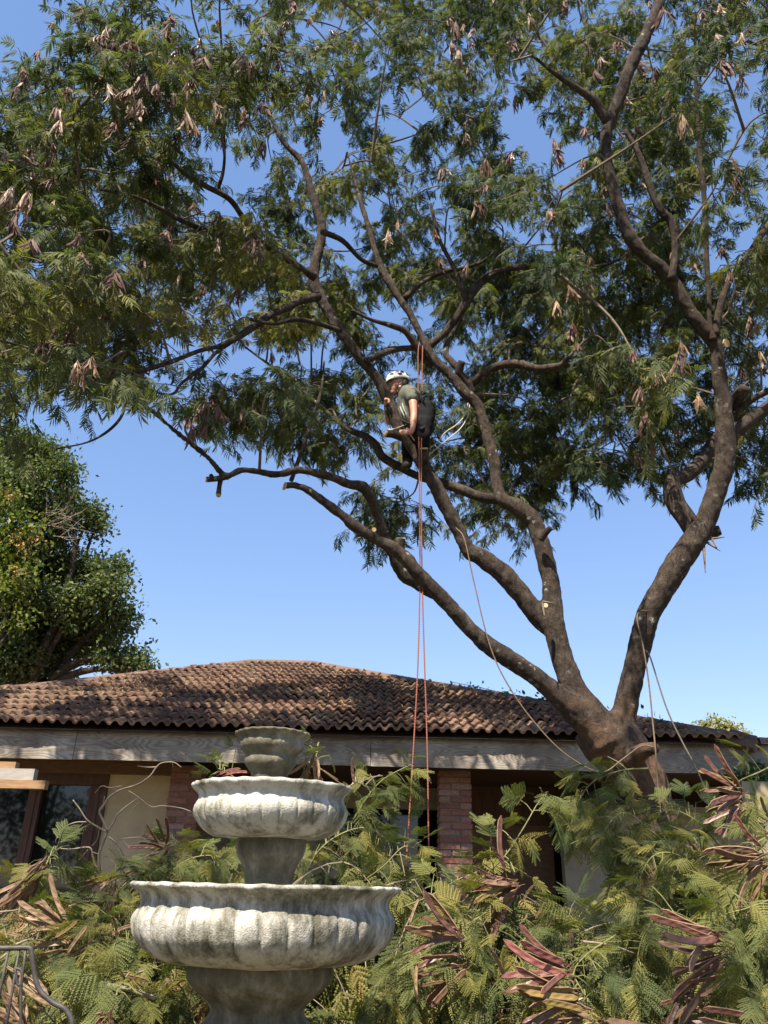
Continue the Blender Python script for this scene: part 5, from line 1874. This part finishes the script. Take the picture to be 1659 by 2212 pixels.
# T-shirt
b = MB()
cap(b, [(760, 680, .0, .112), (790, 700, -.07, .115), (790, 850, 0, .145), (785, 1000, 0, .140), (820, 1100, 0, .135), (890, 1080, 0, .130)])
cap(b, [(750, 700, .10, .10), (780, 850, .06, .13)])
cap(b, [(815, 670, -.14, .078), (838, 745, -.185, .070)])
cap(b, [(735, 705, .14, .075), (690, 790, .17, .066)])
me = remeshed(b, .016, 4, .006, 9)
link('t_shirt', me, MAT['shirt'], person, smooth=True)
m = MB()
for (a, c_, e) in (((640, 870), (665, 940), (700, 1010)), ((675, 820), (700, 910), (745, 1000)), ((655, 905), (690, 990), (705, 1015))):
    m.tube(spline([H(*a, -.135), H(*c_, -.150), H(*e, -.150)], 3), .005, 5)
m.build('shirt_print', MAT['grey_print'], person)
# trousers
b = MB()
cap(b, [(880, 1090, 0, .135), (985, 985, 0, .150), (1010, 950, .02, .14)])
cap(b, [(1010, 960, -.07, .130), (1000, 1180, -.13, .112), (985, 1360, -.16, .088), (1000, 1440, -.12, .075), (1020, 1560, -.04, .062)])
cap(b, [(960, 1050, .10, .125), (860, 1260, .17, .105), (790, 1440, .20, .085), (770, 1600, .18, .070), (760, 1720, .15, .060)])
me = remeshed(b, .016, 3, .007, 10)
link('trousers', me, MAT['trousers'], person, smooth=True)
# boots
for (pts) in ([(1020, 1560, -.04, .058), (1018, 1640, -.02, .056), (1005, 1668, -.08, .050), (985, 1680, -.16, .044)], [(760, 1720, .15, .056), (756, 1790, .15, .054), (735, 1810, .08, .048), (715, 1815, .02, .042)]):
    b = MB()
    cap(b, pts)
    link('boot', remeshed(b, .012, 2), MAT['boot'], person, smooth=True)
# helmet: shell, vents, earmuff, chin strap
hc = H(600, 470)
tilt = Matrix.Rotation(R(-10), 3, 'Y')
hv, hf = [], []
N, Kk = 24, 10
for i in range(Kk + 1):
    th = (math.pi * .55) * i / Kk
    for k in range(N):
        a = 2 * math.pi * k / N
        q = Vector((math.sin(th) * math.cos(a) * .136, math.sin(th) * math.sin(a) * .108, math.cos(th) * .118))
        if i == Kk and math.cos(a) < -.3: q += Vector((-.014, 0, .002))
        hv.append(hc + tilt @ q)
for i in range(Kk):
    for k in range(N):
        k2 = (k + 1) % N
        hf.append((i * N + k, (i + 1) * N + k, (i + 1) * N + k2, i * N + k2))
m = MB()
m.add(hv, hf)
helm = m.build('helmet', MAT['helmet'], person, smooth=True)
sol = helm.modifiers.new('thick', 'SOLIDIFY')
sol.thickness = .008


def on_helmet(az, th):
    q = Vector((math.sin(th) * math.cos(az) * .139, math.sin(th) * math.sin(az) * .111, math.cos(th) * .121))
    return hc + tilt @ q


for (az, th, l_, w_) in ((R(-118), R(68), .026, .011), (R(-85), R(52), .022, .013), (R(-62), R(62), .028, .015), (R(-78), R(78), .026, .016), (R(-50), R(45), .022, .011), (R(-105), R(38), .018, .008), (R(-35), R(70), .03, .014)):
    m = MB()
    n_ = (on_helmet(az, th) - hc).normalized()
    m.ball(on_helmet(az, th), 1, 8, M=Matrix((n_.cross(Vector((0, 0, 1))).normalized(), n_.cross(n_.cross(Vector((0, 0, 1))).normalized()), n_)).transposed() @ Matrix.Diagonal((l_, w_, .004)))
    m.build('vent', MAT['black'], helm, smooth=True)
m = MB()
m.tube(spline([H(560, 500, -.095), H(590, 570, -.09), H(620, 620, -.07), H(590, 655, -.03), H(560, 668, 0)], 4), .006, 5)
m.tube(spline([H(670, 510, -.10), H(650, 580, -.085), H(620, 620, -.07)], 4), .006, 5)
m.build('chin_strap', MAT['black'], helm, smooth=True)
m = MB()
m.ball(H(715, 520, -.05), .055, 10, sc=(.8, 1, 1.1))
m.build('helmet_back', MAT['black'], helm, smooth=True)
# harness
m = MB()
m.tube(spline([H(700, 600, -.11), H(705, 700, -.165), H(745, 800, -.155), H(790, 950, -.15), H(840, 1080, -.15)], 5), .013, 6, flat=.5)
m.tube(spline([H(660, 1080, -.05), H(760, 1140, -.16), H(880, 1150, -.17), H(990, 1110, -.17), H(1080, 1060, -.10), H(1120, 1020, .04)], 5), .022, 6, flat=.5)
m.tube(spline([H(900, 1180, -.16), H(980, 1220, -.26), H(1060, 1180, -.20), H(1100, 1120, -.08)], 5), .016, 6, flat=.5)
m.build('harness', MAT['black'], person, smooth=True)
m = MB()
for (x, y, d_) in ((1120, 1060, -.05), (1140, 1130, -.08), (1150, 1220, -.05)):
    m.ball(H(x, y, d_), .045, 8, sc=(.7, .8, 1.3))
m.build('gear_bag', MAT['black'], person, smooth=True)

# ------------------------------------------------------------------ ropes
def rope(label, tab, r_, mat, group='climbing ropes in the tree'):
    m = MB()
    m.tube(spline([tuple(W(*q)) for q in tab], 8), r_, 7)
    return m.build('rope', MAT[mat], smooth=True, label=label, cat='rope', group=group)


rope('red climbing rope hanging nearest the fountain, slanting left at its lower end', [(912, 738, 7.25), (905, 746, 7.12), (903, 800, 7.08), (906, 1050, 6.95), (907, 1250, 6.85), (903, 1430, 6.75), (893, 1620, 6.65), (876, 1890, 6.5)], .0062, 'red_rope')
rope('red climbing rope hanging straight down beside the brick pillar', [(908, 738, 7.25), (913, 748, 7.12), (912, 800, 7.08), (910, 1050, 6.95), (912, 1250, 6.85), (917, 1430, 6.75), (923, 1620, 6.65), (927, 1900, 6.5)], .0062, 'red_rope')
rope('tan rope sagging from the climbed limb down to the trunk', [(985, 1140, 7.15), (1003, 1165, 7.0), (1025, 1262, 6.95), (1060, 1400, 6.9), (1110, 1500, 6.88), (1180, 1590, 6.85), (1240, 1642, 6.85), (1300, 1668, 6.9), (1345, 1640, 6.95), (1385, 1612, 6.9), (1414, 1614, 6.85)], .006, 'tan_rope')
rope('grey brown rope looped over the right limb and tied off at the sawn stub', [(1420, 1345, 7.35), (1395, 1320, 7.05), (1376, 1332, 6.95), (1390, 1400, 6.95), (1402, 1480, 6.93), (1410, 1560, 6.9), (1416, 1620, 6.84), (1420, 1680, 6.9), (1428, 1760, 6.95)], .007, 'tan_rope')
rope('grey rope running from the right limb down behind the maroon pods', [(1396, 1405, 7.1), (1406, 1424, 7.05), (1440, 1530, 6.9), (1475, 1605, 6.8), (1502, 1655, 6.7), (1530, 1720, 6.6)], .007, 'grey_rope')
rope('short lanyard tied round the limb at the waist of the climber', [(838, 926, 7.05), (846, 928, 7.0), (870, 920, 7.12), (900, 907, 7.28), (925, 898, 7.4)], .006, 'white_rope')
rope('upper pale rope end trailing up right behind the climber', [(924, 972, 7.4), (945, 955, 7.35), (962, 934, 7.3), (985, 918, 7.3), (1003, 898, 7.3), (1012, 868, 7.3)], .0055, 'white_rope')
rope('lower pale rope end trailing up right behind the climber', [(925, 984, 7.4), (950, 963, 7.35), (972, 945, 7.3), (995, 925, 7.3), (1010, 900, 7.3), (1015, 872, 7.3)], .0055, 'white_rope')

# ------------------------------------------------------------------ trees behind the house
def clump_points(c, r, n, gg, flat=.8):
    """points in a lumpy shell round c: more at the surface than inside"""
    out = []
    for _ in range(n):
        d = Vector((gg.gauss(0, 1), gg.gauss(0, 1), gg.gauss(0, 1))).normalized()
        k = gg.random() ** .45
        k *= 1 + .28 * noise.noise(d * 2.3 + Vector(c) * 1.7)
        out.append(Vector(c) + Vector((d.x * r, d.y * r, d.z * r * flat)) * k)
    return out


def sprig_points(c, r, nsprig, per, gg, flat=.85, sp=.16):
    """leaves gathered on little sprigs, so that the crown breaks into light and dark tufts"""
    out = []
    for q in clump_points(c, r, nsprig, gg, flat):
        for _ in range(per):
            out.append(q + Vector((gg.gauss(0, sp), gg.gauss(0, sp), gg.gauss(0, sp * .8))))
    return out


def back_tree(name, label, base, clumps, mat, size, dens, seed, trunk_r=.2, per=9, group=None, sp=.16):
    gg = random.Random(seed)
    t_ = empty(name, (base[0], base[1], 0), label=label, cat='tree', group=group)
    m = MB()
    top = max(c[0].z for c in clumps)
    b = Vector((base[0], base[1], 0))
    mid = Vector((base[0], base[1], top * .45))
    m.tube(spline([(*b, trunk_r), (*(b.lerp(mid, .5) + Vector((.1, 0, 0))), trunk_r * .85), (*mid, trunk_r * .7)], 6) and [b, b.lerp(mid, .5), mid], [trunk_r, trunk_r * .85, trunk_r * .7], 9, wob=.1)
    for (c, r) in clumps:
        k = mid.lerp(c, .5) + Vector((gg.gauss(0, .2), gg.gauss(0, .2), .2))
        pts = spline([mid - Vector((0, 0, gg.uniform(0, 1.5))), k, c], 5)
        m.tube(pts, [trunk_r * .45 * (1 - .85 * i / 10) for i in range(11)], 6, wob=.1)
        for _ in range(5):
            e = c + Vector((gg.gauss(0, 1), gg.gauss(0, 1), gg.gauss(0, .8))).normalized() * r * .9
            m.tube([c, c.lerp(e, .5) + Vector((0, 0, .08)), e], [.03, .02, .008], 4)
    m.build('trunk', MAT['bark'], t_, smooth=True)
    pts = []
    for (c, r) in clumps:
        pts += sprig_points(c, r, int(dens * r * r), per, gg, sp=sp)
    leaf_cards('crown', pts, size, mat, t_, .5, seed, kind='stuff')
    return t_


def cl(lst, Y, dy, seed):
    gg = random.Random(seed)
    out = []
    for (u, v, r) in lst:
        p = W(u, v, Y + gg.uniform(-dy, dy))
        out.append((p, PX(r, p)))
    return out


dark = [(40, 975, 62), (100, 990, 45), (140, 1020, 34), (60, 1060, 70), (145, 1075, 32), (195, 1110, 32), (205, 1140, 24), (120, 1130, 50), (100, 1215, 70), (190, 1235, 45), (250, 1225, 26), (235, 1275, 45), (255, 1330, 40), (150, 1310, 70), (60, 1320, 80), (200, 1370, 60), (110, 1400, 80), (250, 1420, 40), (300, 1425, 22), (20, 1420, 80), (-60, 1250, 100), (-60, 1050, 90), (322, 1448, 14)]
back_tree('evergreen_tree', 'tall dark glossy broadleaf tree rising behind the left end of the roof', (W(60, 1400, 18).x, 18), cl(dark, 18, .8, 2), MAT['broadleaf'], .12, 520, 11, .3, 12)
yel = [(15, 1075, 26), (40, 1130, 34), (10, 1160, 40), (60, 1165, 26), (30, 1210, 36), (50, 1245, 26), (8, 1270, 30), (-30, 1200, 60), (40, 1340, 22), (20, 1280, 22)]
yt = back_tree('flowering_tree', 'yellow green tree with rusty flower heads at the left edge behind the roof', (W(-30, 1400, 16.4).x, 16.4), cl(yel, 16.3, .3, 3), MAT['broadleaf_yellow'], .13, 420, 12, .14, 8)
gg = random.Random(9)
for (u, v) in ((20, 1070), (75, 1160), (35, 1165), (55, 1190), (38, 1240)):
    c = W(u, v, 15.7)
    leaf_cards('flower_head', [c + Vector((gg.gauss(0, .09), gg.gauss(0, .09), gg.gauss(0, .10))) for _ in range(45)], .06, MAT['flower_head'], yt, 0, int(u * v), kind='stuff')
# bare grey twigs in the dark tree
dt = empty('dead_branch', W(130, 1110, 17.0), label='bare grey dead twigs inside the dark broadleaf tree at left', cat='branch')
mb = MB()
for k in range(34):
    a = W(gg.uniform(95, 150), gg.uniform(1105, 1165), 17.0)
    d = Vector((gg.uniform(-.2, 1), gg.uniform(-.7, .1), gg.uniform(-.3, 1.0))).normalized() * gg.uniform(.3, .85)
    mb.tube(spline([a, a + d * .5 + Vector((gg.gauss(0, .05), 0, gg.gauss(0, .05))), a + d], 3), [.010, .009, .008, .006, .005, .004, .003][:7], 4)
mb.tube(spline([W(40, 1180, 17.6), W(90, 1140, 17.2), W(130, 1120, 17.0)], 4), .025, 5)
mb.build('twigs', MAT['twig_pale'], dt)
sm = [(1520, 1572, 18), (1550, 1562, 22), (1580, 1574, 20), (1608, 1586, 14), (1560, 1594, 30), (1530, 1600, 24), (1600, 1610, 24)]
back_tree('distant_tree', 'small pale yellow green tree top showing over the roof at right', (W(1560, 1600, 27).x, 27), cl(sm, 27, .4, 5), MAT['pale_leaf'], .12, 330, 13, .15, 8, sp=.09)

# garden trees behind the viewer: the window panes mirror them
for i, (x, y, h, w_) in enumerate(((-13, -11, 8.5, 2.6), (-7.5, -13, 9.5, 2.8), (-1.5, -14, 8.0, 2.6), (5.5, -13, 9.0, 2.8))):
    gg = random.Random(60 + i)
    cs = [(Vector((x + gg.gauss(0, w_ * .5), y + gg.gauss(0, .8), h * gg.uniform(.35, .95))), gg.uniform(.9, 1.5)) for _ in range(9)]
    back_tree('garden_tree', ['leafy garden tree mirrored at the left end of the window', 'tall leafy garden tree mirrored in the window panes', 'leafy garden tree standing behind the viewer opposite the fountain', 'leafy garden tree mirrored in the verandah glass'][i], (x, y), cs, MAT['broadleaf'], .22, 42, 70 + i, .22, 6, group='garden trees mirrored in the glass', sp=.25)
